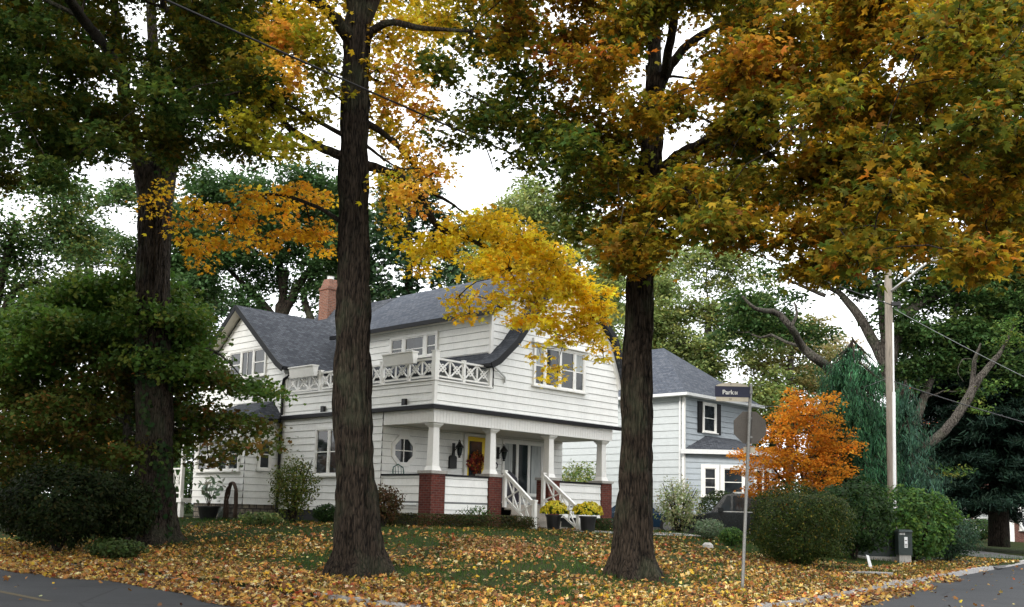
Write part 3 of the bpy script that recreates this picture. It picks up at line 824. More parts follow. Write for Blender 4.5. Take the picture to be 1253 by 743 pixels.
# front door
b = MB(OFF)
for a, c, z0, z1 in ((3.52, 3.65, 1.75, 4.0), (4.75, 4.88, 1.75, 4.0), (3.52, 4.88, 4.0, 4.09)): b.box(a, c, 2.29, 2.4, z0, z1)
df = hpart(b, 'door_frame', M['trim'])
b = MB(OFF); b.box(3.66, 4.74, 2.31, 2.37, 1.76, 3.99); fd = hpart(b, 'front_door', M['yellow']); fd['label'] = 'yellow front door with tall dark glazing'
b = MB(OFF); b.box(3.74, 4.34, 2.295, 2.309, 1.95, 3.84); hpart(b, 'door_glass', M['glass'], fd)
b = MB(OFF); b.lathe((4.62, 2.27, 2.72), [(.03, 0), (.04, .03), (.03, .06)], 10); hpart(b, 'door_knob', M['iron'], fd)
# lanterns, mailbox, house fittings
for lx in (3.05, 5.2):
    b = MB(OFF); b.box(lx - .05, lx + .05, 2.33, 2.37, 3.30, 3.72); b.tube([(lx, 2.33, 3.45), (lx, 2.2, 3.55), (lx, 2.12, 3.72), (lx, 2.08, 3.82), (lx, 2.02, 3.74)], .016, 6)
    b.lathe((lx, 2.06, 3.55), [(.15, 0), (.13, .06), (.05, .16), (.02, .2)], 10); b.lathe((lx, 2.06, 3.22), [(.03, 0), (.05, .03), (.02, .06)], 10)
    la = hpart(b, 'wall_lantern', M['iron']); b = MB(OFF); b.lathe((lx, 2.06, 3.28), [(.05, 0), (.085, .12), (.10, .265)], 8); hpart(b, 'lantern_glass', M['glass'], la)
b = MB(OFF); b.prism([(2.85, 2.30, 2.86), (3.17, 2.30, 2.86), (3.17, 2.30, 3.22)] + [(3.01 + .16 * math.cos(R_(a)), 2.30, 3.22 + .09 * math.sin(R_(a))) for a in range(20, 180, 20)] + [(2.85, 2.30, 3.22)], (0, .08, 0)); hpart(b, 'mailbox', M['iron'])
b = MB(OFF); b.tube([(5.05, 2.33, 2.95), (5.12, 2.3, 3.0), (5.13, 2.3, 3.1), (5.06, 2.3, 3.16), (5.0, 2.32, 3.1)], .02, 6); hpart(b, 'door_bell_hook', M['iron'])
for p in ((-.03, 1.3), (-.03, 5.55)):
    b = MB(OFF); b.box(p[0] - .1, p[0], p[1] - .08, p[1] + .08, 4.655, 4.86); hpart(b, 'roof_vent', M['iron'])
b = MB(OFF); b.tube([(.3, 7.52, 6.25), (.05, 7.75, 6.12), (-.09, 7.98, 5.95), (-.10, 8.0, 5.8), (-.10, 8.0, 4.7), (-.2, 8.0, 4.52), (-.1, 8.0, 4.3), (-.1, 8.0, 1.0)], .055, 8); hpart(b, 'downspout', M['black'])
b = MB(OFF); b.tube([(2.42, -.10, 6.05), (2.6, -.13, 5.95), (2.95, -.08, 5.78), (2.97, -.06, 5.6)], .035, 7); hpart(b, 'downspout', M['alu'])
# bay on the street side, with its stone base and little roof
bu = -1.35
w = sid((bu, 0, 0), Yd, nX, rect(8.2, 11.65, 1.49, 4.42), name='bay_wall')
s2 = MB(OFF); siding(s2, (bu, 8.2, 0), Xd, nY, rect(0, 1.35, 1.49, 4.42)); hpart(s2, 'bay_wall', M['white'])
b = MB(OFF); b.box(bu + .05, 0, 8.25, 11.6, .5, 1.49); hpart(b, 'foundation', M['stone'])
b = MB(OFF); b.box(bu - .012, bu + .05, 9.2, 9.75, .8, 1.38); hpart(b, 'cellar_window', M['glass'])
window((bu, 0, 0), Yd, nX, 8.55, 11.3, 2.68, 3.78, [1, 1, 1, 1], mun=[hh] * 4, mull=.13)
window((bu, 8.2, 0), Xd, nY, .55, .95, 2.75, 3.75, [1], mun=[hh])
b = MB(OFF); e = [(bu - .25, 7.95, 4.5), (bu - .25, 11.9, 4.5), (0, 11.9, 4.5), (0, 7.95, 4.5)]; t_ = [(0, 8.7, 5.22), (0, 11.1, 5.22)]
b.add(e + t_, [(0, 1, 5, 4), (0, 4, 3), (1, 2, 5), (3, 2, 1, 0)]); hpart(b, 'bay_roof', M['shingle'])
b = MB(OFF); b.box(bu - .30, bu - .25, 7.9, 11.95, 4.40, 4.51); b.box(bu - .25, -.17, 7.9, 7.95, 4.40, 4.51); hpart(b, 'gutter', M['black'])
# side porch beyond the bay
b = MB(OFF); b.box(-1.5, 0, 12.2, 15.6, 1.5, 1.66); b.box(-1.45, -1.3, 12.3, 12.5, .6, 1.5); b.box(-1.45, -1.3, 15.2, 15.4, .6, 1.5)
b.box(-1.48, -1.36, 12.3, 12.42, 1.66, 4.3); b.box(-1.48, -1.36, 15.3, 15.42, 1.66, 4.3); b.box(-1.7, 0, 12.1, 15.7, 4.3, 4.5)
xpanel(b, (-1.42, 12.42, 0), (-1.42, 15.3, 0), 1.85, 2.75); hpart(b, 'side_porch', M['trim'])

# ------------------------------------------------------------------ things on and round the white house
def local(u, v, z=0): return W(u, v, z)
for k, (v0, lab) in enumerate(((.75, 'white flower box hung on balcony rail near the corner post'), (5.95, 'white flower box hung on balcony rail beside the cross gable'))):
    t = thing('flower_box', lab, 'planter', W(-.12, v0, 5.92), YAW, 'flower boxes on the balcony rail')
    b = MB(); b.prism([(-.18, 0, .34), (.05, 0, .34), (.02, 0, 0), (-.12, 0, 0)], (0, 1.45, 0)); bx = b.build('box', M['trim'], t)
    b = MB(); b.box(-.21, .07, -.02, 1.47, .34, .38); b.build('rim', M['trim'], t)
t = thing('door_wreath', 'round wreath of red and orange leaves on the yellow front door', 'wreath', W(4.0, 2.24, 3.12), YAW)
Lf = Leaves(); n = 420; a = rng.random(n) * 2 * math.pi; rr = .25 + .07 * rng.standard_normal(n)
p = np.stack([rr * np.cos(a), -.02 - .08 * rng.random(n), rr * np.sin(a)], -1)
Lf.put(p, np.stack([np.cos(a), -np.ones(n), np.sin(a)], -1) + .6 * rng.standard_normal((n, 3)), rng.standard_normal((n, 3)), .10 + .06 * rng.random(n), palette([((.20, .025, .02), 4), ((.36, .12, .02), 3), ((.12, .02, .02), 2), ((.06, .07, .02), 1)], n))
Lf.build('foliage', 'maple', M['litter'], t)
b = MB(); b.tube([(.25 * math.cos(x), 0, .25 * math.sin(x)) for x in np.linspace(0, 2 * math.pi, 25)], .035, 6); b.build('ring', M['hose'], t)

# covered furniture on the porch
t = thing('covered_barbecue', 'lumpy thing under a dark cover on the porch at top of stairs', 'covered grill', W(4.05, 1.0, 1.75), YAW)
nx_, nz_ = 28, 16; vs = []; fs = []
for i in range(nz_):
    zt = i / (nz_ - 1)
    for k in range(nx_):
        a = 2 * math.pi * k / nx_; sq = 1 / max(abs(math.cos(a)), abs(math.sin(a))) ** .75
        rr = (.5 - .06 * zt - .42 * max(0, zt - .72) ** 1.2 * 3) * sq * (1 + .10 * (vnoise(np.array([math.cos(a) * 3, math.sin(a) * 3, zt * 1.5 + 4])) - .5) * 2)
        vs.append((1.25 * rr * math.cos(a), .7 * rr * math.sin(a), .93 * zt + .16 * math.sin(a + 2) * zt * (1 if zt > .6 else 0) + .05 * vnoise(np.array([k * .4, zt * 4, 2.]))))
for i in range(nz_ - 1):
    for k in range(nx_): fs.append((i * nx_ + k, i * nx_ + (k + 1) % nx_, (i + 1) * nx_ + (k + 1) % nx_, (i + 1) * nx_ + k))
fs.append(tuple(range((nz_ - 1) * nx_, nz_ * nx_)))
b = MB(); b.add(vs, fs); b.build('cover', M['tarp'], t, smooth=True)
for x, y in ((-.35, -.2), (.35, -.2), (-.35, .2), (.35, .2)):
    b = MB(); b.box(x - .03, x + .03, y - .03, y + .03, 0, .12); b.build('leg', M['iron'], t)

t = thing('porch_chair', 'green metal armchair behind the porch side panel, near the big trunk', 'chair', W(.42, 1.75, 1.75), YAW)
b = MB()
for x in (-.22, .22): b.tube([(x, .22, 0), (x, .24, .45), (x, .32, .95)], .018, 6); b.tube([(x, -.22, 0), (x, -.22, .62)], .018, 6)
b.build('leg', M['metalgreen'], t)
b = MB(); b.box(-.24, .24, -.24, .24, .42, .46); b.build('seat', M['metalgreen'], t)
b = MB(); b.tube([(-.22, .30, .85), (-.2, .32, 1.02), (0, .33, 1.12), (.2, .32, 1.02), (.22, .30, .85)], .018, 6)
for x in (-.12, 0, .12): b.tube([(x, .25, .46), (x, .33, 1.06)], .01, 5)
b.build('backrest', M['metalgreen'], t)
b = MB()
for x in (-.25, .25): b.bar((x, -.24, .64), (x, .26, .66), .04, .02)
b.build('armrest', M['metalgreen'], t)

# pots of yellow chrysanthemums
def mum(x, y, D, lab, s=1.0):
    p = at(x, y, D); p[2] = terrain(p[0], p[1]) + .02
    t = thing('potted_chrysanthemum', lab, 'flower pot', p, 0, 'chrysanthemum pots at the porch stairs')
    b = MB(); b.lathe((0, 0, 0), [(.20 * s, 0), (.25 * s, .40 * s), (.275 * s, .40 * s), (.275 * s, .46 * s), (.24 * s, .46 * s), (.23 * s, .40 * s)], 22); b.build('pot', M['pot'], t, smooth=False)
    L1 = Leaves(); n = 700; q = inball(n); q /= np.linalg.norm(q, axis=1)[:, None]; q[:, 2] = np.abs(q[:, 2]) - .15
    bump = 1 + .14 * (vnoise(q * 2.2 + x) - .5)[:, None] * 2
    pp = q * np.array([.42, .42, .36]) * s * (.75 + .22 * rng.random((n, 1))) * bump + np.array([0, 0, .56 * s])
    L1.put(pp, q + .5 * rng.standard_normal((n, 3)), rng.standard_normal((n, 3)), .06 + .03 * rng.random(n), palette([((.05, .11, .02), 3), ((.08, .15, .02), 2)], n)); L1.build('foliage', 'lobed', M['leaf_far'], t)
    L2 = Leaves(); n = 900; q = inball(n); q /= np.linalg.norm(q, axis=1)[:, None]; q[:, 2] = np.abs(q[:, 2]) - .12
    bump = 1 + .14 * (vnoise(q * 2.2 + x) - .5)[:, None] * 2
    keep = vnoise(q * 4 + 3 + x) > .36; q = q[keep]; bump = bump[keep]; n = len(q)
    pp = q * np.array([.45, .45, .39]) * s * (.94 + .08 * rng.random((n, 1))) * bump + np.array([0, 0, .56 * s])
    L2.put(pp, q + .35 * rng.standard_normal((n, 3)), rng.standard_normal((n, 3)), .055 + .03 * rng.random(n), palette([((.62, .50, .02), 4), ((.50, .42, .02), 2), ((.40, .36, .03), 1)], n)); L2.build('blossom', 'lobed', M['petal'], t)


mum(677, 655, 31.6, 'yellow chrysanthemum in tall black pot between the two stair posts', .95)
mum(719, 660, 31.2, 'yellow chrysanthemum in tall black pot right of the stair', 1.0)

# things by the bay: tub with a plant, hanging vine hoop
p = W(-2.0, 9.3); p[2] = terrain(p[0], p[1])
t = thing('potted_plant', 'large leaved plant in wide black tub beneath the bay window', 'potted plant', p, YAW)
b = MB(); b.lathe((0, 0, 0), [(.26, 0), (.36, .42), (.39, .42), (.39, .47), (.35, .47), (.33, .42)], 20); b.build('pot', M['pot'], t)
b = MB(); Lf = Leaves()
for k in range(9):
    a = rng.random() * 6.28; h = .5 + .55 * rng.random(); tip = np.array([.38 * math.cos(a) * rng.random(), .38 * math.sin(a) * rng.random(), .45 + h])
    b.tube([(0, 0, .42), tip * .5 + np.array([0, 0, .25]), tip], [.012, .01, .006], 5)
    n = 7; Lf.put(tip - np.array([0, 0, .5]) * rng.random((n, 1)) + .14 * rng.standard_normal((n, 3)), np.array([0, -.4, .8]) + .6 * rng.standard_normal((n, 3)), rng.standard_normal((n, 3)) + [0, 0, .2], .2 + .12 * rng.random(n), palette([((.12, .16, .10), 2), ((.22, .27, .20), 2)], n))
b.build('stem', M['hose'], t); Lf.build('foliage', 'oval', M['leaf_far'], t)
t = thing('vine_hoop', 'dark twisted hoop of vine leaning on the white bay wall', 'garden hoop', W(bu - .16, 8.62, .95), YAW)
b = MB()
for k in range(7):
    ph = rng.random() * 6; pts = []
    for x in np.linspace(0, math.pi, 22):
        w_ = .30 + .03 * math.sin(3 * x + ph); pts.append((.05 * math.sin(4 * x + ph) - .02, -w_ * math.cos(x) + .03 * math.sin(5 * x + ph), .25 + 1.02 * math.sin(x) ** .55 + .02 * math.sin(7 * x + ph)))
    pts = [(pts[0][0], pts[0][1], 0)] + pts + [(pts[-1][0], pts[-1][1], 0)]
    b.tube(pts, .03, 6)
b.build('hoop', M['hose'], t, smooth=True)

# ------------------------------------------------------------------ grey neighbour house
NU, NV, NZ = 17.84, 3.07, .75
nb_ = thing('grey_house', 'grey two storey house with hip roof and black shutters', 'house', W(NU, NV, NZ), YAW)
NO = (0, 0, NZ)
def npart(mb, name, m, parent=nb_): return mb.build(name, m, parent)
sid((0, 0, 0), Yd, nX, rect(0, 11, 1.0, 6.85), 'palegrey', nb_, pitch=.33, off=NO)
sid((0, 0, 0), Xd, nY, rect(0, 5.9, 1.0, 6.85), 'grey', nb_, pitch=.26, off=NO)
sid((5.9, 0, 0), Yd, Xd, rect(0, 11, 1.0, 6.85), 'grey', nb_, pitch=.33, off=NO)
b = MB(NO); b.box(0.01, 5.89, 10.9, 11, 1, 6.85); npart(b, 'siding_wall', M['grey'])
b = MB(NO); b.box(0.02, 5.88, .02, 10.9, .5, 1.0); npart(b, 'foundation', M['cap'])
b = MB(NO); o_ = .38; e = [(-o_, -o_, 6.95), (5.9 + o_, -o_, 6.95), (5.9 + o_, 11 + o_, 6.95), (-o_, 11 + o_, 6.95), (2.95, 3.2, 9.75), (2.95, 7.8, 9.75)]
b.add(e, [(0, 1, 4), (1, 2, 5, 4), (2, 3, 5), (3, 0, 4, 5), (3, 2, 1, 0)]); npart(b, 'hip_roof', M['shingle2'])
b = MB(NO); b.bar((-o_ - .05, -o_ - .05, 6.90), (6.0 + o_, -o_ - .05, 6.90), .11, .13); b.bar((-o_ - .05, -o_ - .1, 6.90), (-o_ - .05, 11 + o_, 6.90), .11, .13); npart(b, 'gutter', M['alu'])
b = MB(NO); b.box(-o_, 5.9 + o_, -o_, 0, 6.84, 6.87); b.box(-o_, 0, 0.01, 11, 6.84, 6.87); npart(b, 'soffit', M['trim'])
b = MB(NO); b.box(-.07, .05, -.07, .05, 1.0, 6.84); npart(b, 'corner_board', M['trim'])
b = MB(NO); b.tube([(-.12, .12, 6.85), (-.11, .14, 6.5), (-.11, .14, 1.0)], .05, 8); npart(b, 'downspout', M['alu'])
window((0, 0, 0), Xd, nY, 1.58, 2.5, 5.38, 6.62, [1], nb_, NO, fw=.11, mun=[hh])
for a, c in ((1.05, 1.44), (2.64, 3.03)):
    b = MB(NO); b.box(a, c, -.05, -.027, 5.28, 6.74)
    for k in range(16): b.box(a + .05, c - .05, -.065, -.05, 5.35 + k * .085, 5.35 + k * .085 + .05)
    npart(b, 'shutter', M['black'])
d45 = np.array([.69, -.724, 0]); n45 = np.array([-.724, -.69, 0])
pb = [(0.02, 0), (2.02, -2.1), (4.4, -2.1), (5.8, -.0)]
for (a, c) in zip(pb, pb[1:]):
    A = np.array([*a, 0.]); C_ = np.array([*c, 0.]); d = C_ - A; l = np.linalg.norm(d); d /= l; nn = np.array([d[1], -d[0], 0])
    wl = sid(A, d, nn, rect(0, l, .9, 4.3), 'grey', nb_, 'bay_wall', pitch=.26, off=NO)
    if l > 2.6 and a[0] < 1:
        window(A, d, nn, .92, 1.42, 2.4, 3.62, [1], wl, NO, fw=.16, mun=[[('h', .62), ('h', .3)]]); window(A, d, nn, 1.78, 2.62, 2.4, 3.62, [1], wl, NO, fw=.16, mun=[hh])
    else: window(A, d, nn, l * .25, l * .75, 2.4, 3.62, [1, 1], wl, NO, fw=.12, mun=[hh, hh])
b = MB(NO); ee = [(-.25, .0, 4.36), (1.9, -2.38, 4.36), (4.55, -2.38, 4.36), (6.1, 0, 4.36)]; tt = [(1.75, 0.0, 5.16), (4.4, 0.0, 5.16)]
b.add(ee + tt, [(0, 1, 4), (1, 2, 5, 4), (2, 3, 5), (3, 2, 1, 0), (0, 4, 5, 3)]); npart(b, 'bay_roof', M['shingle'])
b = MB(NO)
for a, c in zip(ee, ee[1:]): b.bar((a[0], a[1], 4.34), (c[0], c[1], 4.34), .12, .2)
npart(b, 'gutter', M['alu'])

dim = lambda pal, f: [(tuple(x * f for x in c), w_) for c, w_ in pal]

# ------------------------------------------------------------------ street maples
def tree_root(name, lab, cat, p, group=None): return thing(name, lab, cat, p, 0, group)


def poly_grid(poly, step, jit=.35):
    poly = np.array(poly, float); x0, y0 = poly.min(0); x1, y1 = poly.max(0); out = []
    def inside(x, y):
        c = False; n = len(poly)
        for i in range(n):
            a, b = poly[i], poly[(i + 1) % n]
            if (a[1] > y) != (b[1] > y) and x < (b[0] - a[0]) * (y - a[1]) / (b[1] - a[1]) + a[0]: c = not c
        return c
    for x in np.arange(x0, x1 + step, step):
        for y in np.arange(y0, y1 + step, step):
            xx = x + step * jit * rng.standard_normal(); yy = y + step * jit * rng.standard_normal()
            if inside(xx, yy): out.append((xx, yy))
    return out


def flat_trunk(mb, pts, rad, flare, bark, seg=96, step=.045, seed=1.):
    pts = np.array(pts, float); L_ = np.concatenate([[0], np.cumsum(np.linalg.norm(np.diff(pts, axis=0), axis=1))])
    n = int(L_[-1] / step); s = np.linspace(0, L_[-1], n)
    P = np.stack([np.interp(s, L_, pts[:, k]) for k in range(3)], 1)
    k = np.ones(15) / 15                          # round the corners of the polyline
    for c in range(2): P[:, c] = np.convolve(np.pad(P[:, c], 7, 'edge'), k, 'valid')
    rr = np.interp(s, L_, rad)
    mb.tube(P, rr, seg, bark=bark, seed=seed, flare=flare)
    return P[::8], rr[::8]


def px(*a): return [at(x, y, D) for x, y, D in a]


# middle maple -------------------------------------------------------
g1 = gnd(437, 703); D1 = g1[1]
root = tree_root('maple_tree', 'tall maple with straight bark trunk and bright yellow drooping branch before the white house', 'tree', g1, 'street maples')
tb_ = MB(g1); skel = []
base = g1 - np.array([0, 0, .25])
sk = flat_trunk(tb_, [base, at(437, 670, D1), at(434, 560, D1), at(432, 450, D1), at(432, 330, D1), at(433, 200, D1), at(435, 90, D1), at(437, 30, D1), at(438, -8, D1)], [.43, .42, .385, .36, .325, .30, .275, .27, .2], .95, .075, seed=2.)
skel.append(sk)
d = D1
LM = [([(434, 55, d), (405, 18, d - .6), (372, -12, d - 1.6), (330, -70, d - 3)], [.17, .12, .10, .06]),
      ([(437, 45, d), (456, 0, d + .2), (476, -60, d + .5), (480, -170, d + 1), (500, -300, d + 1)], [.19, .15, .12, .09, .04]),
      ([(436, 40, d), (428, -40, d), (415, -160, d - .5), (430, -300, d)], [.19, .15, .11, .05]),
      ([(448, 45, d), (475, 28, d - .5), (520, 35, d - 1.3), (580, 38, d - 2)], [.10, .075, .055, .03]),
      ([(424, 192, d), (392, 180, d - .5), (352, 155, d - 1.2), (330, 122, d - 1.6), (300, 113, d - 2), (275, 117, d - 2.3)], [.11, .085, .07, .055, .035, .02]),
      ([(424, 168, d), (395, 152, d - .9), (370, 138, d - 1.5), (350, 126, d - 2)], [.06, .045, .035, .02]),
      ([(448, 150, d), (475, 168, d + .5), (502, 196, d + 1), (525, 232, d + 1.5), (548, 246, d + 1.9), (570, 262, d + 2.3)], [.085, .065, .06, .05, .04, .02]),
      ([(448, 203, d), (488, 216, d + .4), (515, 240, d + .8), (535, 277, d + 1.3), (570, 290, d + 1.9), (615, 318, d + 2.4), (655, 355, d + 2.8)], [.11, .09, .08, .07, .055, .04, .02]),
      ([(448, 178, d), (470, 195, d - .3), (490, 206, d - .8), (515, 206, d - 1.2)], [.04, .03, .022, .012]),
      ([(424, 275, d), (380, 250, d + 1.0), (330, 238, d + 2.0), (270, 250, d + 3), (235, 262, d + 3.4)], [.055, .045, .035, .025, .012])]
for pts, rad in LM: skel.append(limb(tb_, px(*pts), rad, 10, 6, bark=.012))
Lf = Leaves()
yc = [(520, 300, 28, 18), (562, 275, 28, 22), (602, 268, 30, 22), (640, 288, 34, 28), (676, 320, 32, 30), (705, 352, 30, 34), (728, 395, 20, 36), (662, 362, 36, 28), (622, 328, 34, 28), (588, 318, 28, 20),
      (562, 362, 14, 18), (604, 368, 28, 14), (640, 392, 22, 14), (690, 412, 30, 22), (738, 430, 14, 22), (682, 455, 24, 14), (545, 300, 22, 16), (515, 322, 15, 14), (700, 385, 30, 24), (650, 320, 30, 26), (690, 345, 28, 26), (735, 365, 14, 26), (665, 395, 24, 16), (575, 385, 16, 10), (612, 300, 30, 20), (655, 425, 16, 12)]
for x, y, rx, ry in yc:
    D = d + 1.2 + 1.6 * sm((x - 500) / 200) + .5 * rng.standard_normal(); c = at(x, y, D)
    k = D / FPX; n = int(rx * ry * .17) if y < 405 else int(rx * ry * .10)
    reach(tb_, skel, c); spray_clump(Lf, c, (rx * k, .55, ry * k), n, YEL, .17, twigs=tb_, srad=.26)
oc_ = [(492, 105, 32, 38, PEACH), (480, 168, 26, 28, YEL), (512, 190, 30, 22, PEACH), (476, 235, 20, 24, YEL), (505, 240, 24, 18, PEACH), (535, 210, 24, 16, PEACH), (470, 128, 20, 36, YEL), (520, 140, 20, 22, PEACH),
       (480, 275, 14, 16, YEL), (480, 45, 36, 30, YEL), (540, 22, 40, 28, YEL), (592, 12, 36, 30, YGR), (520, 75, 30, 18, YEL), (462, 85, 12, 30, YEL)]
oc_ += [(352, 25, 36, 34, YEL), (322, 85, 22, 34, YGR), (382, 62, 28, 30, YGR), (342, 48, 22, 22, PEACH), (398, 108, 18, 24, YGR), (378, 138, 26, 22, YGR), (338, 172, 34, 16, YGR), (300, 150, 26, 18, YGR), (310, 45, 26, 26, YGR), (345, 95, 22, 22, PEACH), (385, 20, 28, 26, YEL), (330, 128, 20, 18, YGR), (445, 5, 26, 20, YEL), (360, 180, 26, 12, YGR)]
for x, y, rx, ry, pal in oc_:
    D = d + (.3 if x > 440 else -1.4) + .7 * rng.standard_normal(); c = at(x, y, D); k = D / FPX
    reach(tb_, skel, c); spray_clump(Lf, c, (rx * k, .6, ry * k), int(rx * ry * .17), (YEL + dim(PEACH, .9) + dim(YGR, 1)) if pal is YEL else pal, .155, twigs=tb_, srad=.28)
for x, y, rx, ry in [(238, 258, 24, 18), (288, 268, 28, 20), (335, 252, 30, 18), (380, 282, 26, 20), (262, 300, 28, 14), (318, 296, 24, 12), (366, 236, 20, 16), (396, 250, 14, 16), (305, 240, 20, 14), (245, 315, 16, 12), (345, 278, 24, 12), (395, 300, 14, 18), (222, 285, 12, 18)]:
    D = d + 2.2 + .6 * rng.standard_normal(); c = at(x, y, D); k = D / FPX
    reach(tb_, skel, c); spray_clump(Lf, c, (rx * k, .5, ry * k), int(rx * ry * .17), ORG_, .155, twigs=tb_, srad=.26)
for _ in range(46):                                # the crown above
    c = at(437, -8, d) + np.array([0, .6, 3.8]) + inball(1)[0] * np.array([4.2, 4.2, 4.2])
    spray_clump(Lf, c, (.9, .9, .6), 130, YEL if rng.random() < .7 else YGR, .14, srad=.35); reach(tb_, skel, c)
tb_.build('trunk', M['bark'], root, smooth=True)
Lf.build('crown', 'maple', M['leaf'], root, off=g1); n1 = Lf.count()

# right maple --------------------------------------------------------
g3 = gnd(776, 706); d = g3[1]
root = tree_root('maple_tree', 'broad maple in orange and olive leaf left of the street name sign', 'tree', g3, 'street maples')
tb_ = MB(g3); skel = []
skel.append(flat_trunk(tb_, [g3 - np.array([0, 0, .25]), at(776, 670, d), at(778, 560, d), at(780, 450, d), at(784, 330, d), at(790, 260, d), at(796, 205, d), at(799, 130, d + .1), at(800, 80, d + .2)], [.38, .36, .325, .305, .29, .285, .26, .19, .15], 1.05, .07, seed=5.))
LM = [([(794, 235, d), (818, 205, d - .4), (842, 186, d - .8), (875, 176, d - 1.3), (920, 172, d - 2), (965, 150, d - 3)], [.19, .17, .15, .11, .08, .04]),
      ([(842, 186, d - .8), (868, 168, d - 1.6), (890, 160, d - 2.4), (950, 120, d - 3.6)], [.10, .07, .06, .03]),
      ([(799, 140, d), (812, 95, d), (842, 55, d - .3), (880, 30, d - .6), (930, -10, d - 1)], [.14, .12, .10, .08, .05]),
      ([(800, 110, d), (800, 40, d + .3), (790, -40, d + .5), (795, -180, d + 1), (800, -330, d + 1)], [.16, .14, .12, .08, .04]),
      ([(812, 95, d), (822, 40, d - 1), (832, -40, d - 1.8), (870, -160, d - 2)], [.11, .09, .08, .04]),
      ([(797, 190, d), (770, 140, d - .4), (735, 100, d - .9), (690, 70, d - 1.2), (630, 60, d - 1.5)], [.11, .085, .07, .05, .025]),
      ([(796, 210, d), (765, 205, d - .6), (720, 195, d - 1.2), (660, 170, d - 1.7), (600, 130, d - 2), (560, 110, d - 2.2)], [.10, .08, .065, .05, .03, .015]),
      ([(965, 150, d - 3), (1020, 130, d - 3.5), (1080, 142, d - 3.8), (1130, 132, d - 4), (1180, 105, d - 4.2)], [.075, .06, .055, .04, .02]),
      ([(880, 30, d - .6), (960, 60, d - 1.6), (1080, 40, d - 2.8), (1130, 18, d - 3.4), (1190, -5, d - 3.8)], [.09, .08, .06, .05, .03]),
      ([(920, 172, d - 2), (980, 215, d - 2.6), (1060, 245, d - 3), (1150, 255, d - 3.4)], [.06, .05, .035, .02]),
      ([(965, 150, d - 3), (1010, 200, d - 4), (1080, 230, d - 5), (1180, 200, d - 5.5)], [.06, .05, .035, .02]),
      ([(600, 130, d - 2), (588, 155, d - 2), (600, 195, d - 2), (606, 210, d - 2), (628, 232, d - 2)], [.02, .016, .018, .01, .005])]
for pts, rad in LM: skel.append(limb(tb_, px(*pts), rad, 10, 6, bark=.014))
Lf = Leaves()
region = [(528, 100), (540, 165), (590, 165), (640, 175), (655, 215), (690, 232), (700, 285), (730, 300), (757, 318), (800, 345), (822, 315), (858, 285), (900, 290), (955, 285), (985, 330), (1030, 335), (1070, 305), (1135, 308), (1190, 335), (1222, 332), (1240, 285), (1300, 270), (1330, 180), (1300, -40), (620, -40), (600, 40), (560, 60)]
hol = [(858, 25, 16), (826, 160, 14), (815, 195, 10), (812, 110, 10), (842, 60, 8), (1130, 85, 12), (1210, 50, 12), (1225, 185, 10), (590, 85, 14), (1000, 300, 8)]
pc = poly_grid(region, 32)
for x, y in pc:
    if any((x - a) ** 2 + (y - b_) ** 2 < (r + 14) ** 2 for a, b_, r in hol): continue
    edge = sm((x - 800) / 300)
    D = d - 2.0 - 2.2 * edge + 1.9 * rng.standard_normal() if x > 740 else d - 1.4 + .9 * rng.standard_normal()
    D = max(D, 11.5); c = at(x, y, D); k = D / FPX; q = fbm(np.array([x / 70., y / 70., 3.]))
    if y < 85 and 640 < x < 745: pal = RUS if q > .40 else OLV
    elif y < 75 and x < 650: pal = OLV if q > .45 else DGR
    elif x < 735: pal = DGR if (q < .56 and y > 75) else OLV
    elif abs(x - 950) < 60 and abs(y - 75) < 35: pal = RUS
    else: pal = GLD if q > .46 else (OLV if q > .35 else dim(YGR, .75))
    if pal is RUS: pal = RUS + dim(GLD, 1.0) + dim(OLV, 1.0)
    elif pal is not DGR: w1 = float(np.clip((q - .30) / .28, .12, .9)); pal = [(c_, w_ * w1 * 1.2) for c_, w_ in dim(GLD, .88)] + [(c_, w_ * (1.25 - w1)) for c_, w_ in OLV] + [(c_, w_ * .30) for c_, w_ in DGR] + [(c_, w_ * .22) for c_, w_ in YGR] + [(c_, w_ * .10) for c_, w_ in RUS]
    else: pal = DGR + [(c_, w_ * .35) for c_, w_ in OLV] + [(c_, w_ * .15) for c_, w_ in YGR]
    r = 27 + 8 * rng.random()
    reach(tb_, skel, c); spray_clump(Lf, c, (r * k * 1.1, .65, r * k * .72), int(135 * (1 if x > 740 else .8)), pal, .168, twigs=tb_, tw_frac=.55, srad=.3)
for _ in range(95):
    c = at(850, -20, d - 1.5) + np.array([1.2, -.5, 3.2]) + inball(1)[0] * np.array([6.5, 5.5, 3.6])
    spray_clump(Lf, c, (1, 1, .6), 130, GLD if rng.random() < .6 else OLV, .14, srad=.35); reach(tb_, skel, c)
tb_.build('trunk', M['bark'], root, smooth=True)
Lf.build('crown', 'maple', M['leaf'], root, off=g3)

OL2, DG2 = dim(OLV, .62), dim(DGR, .70)
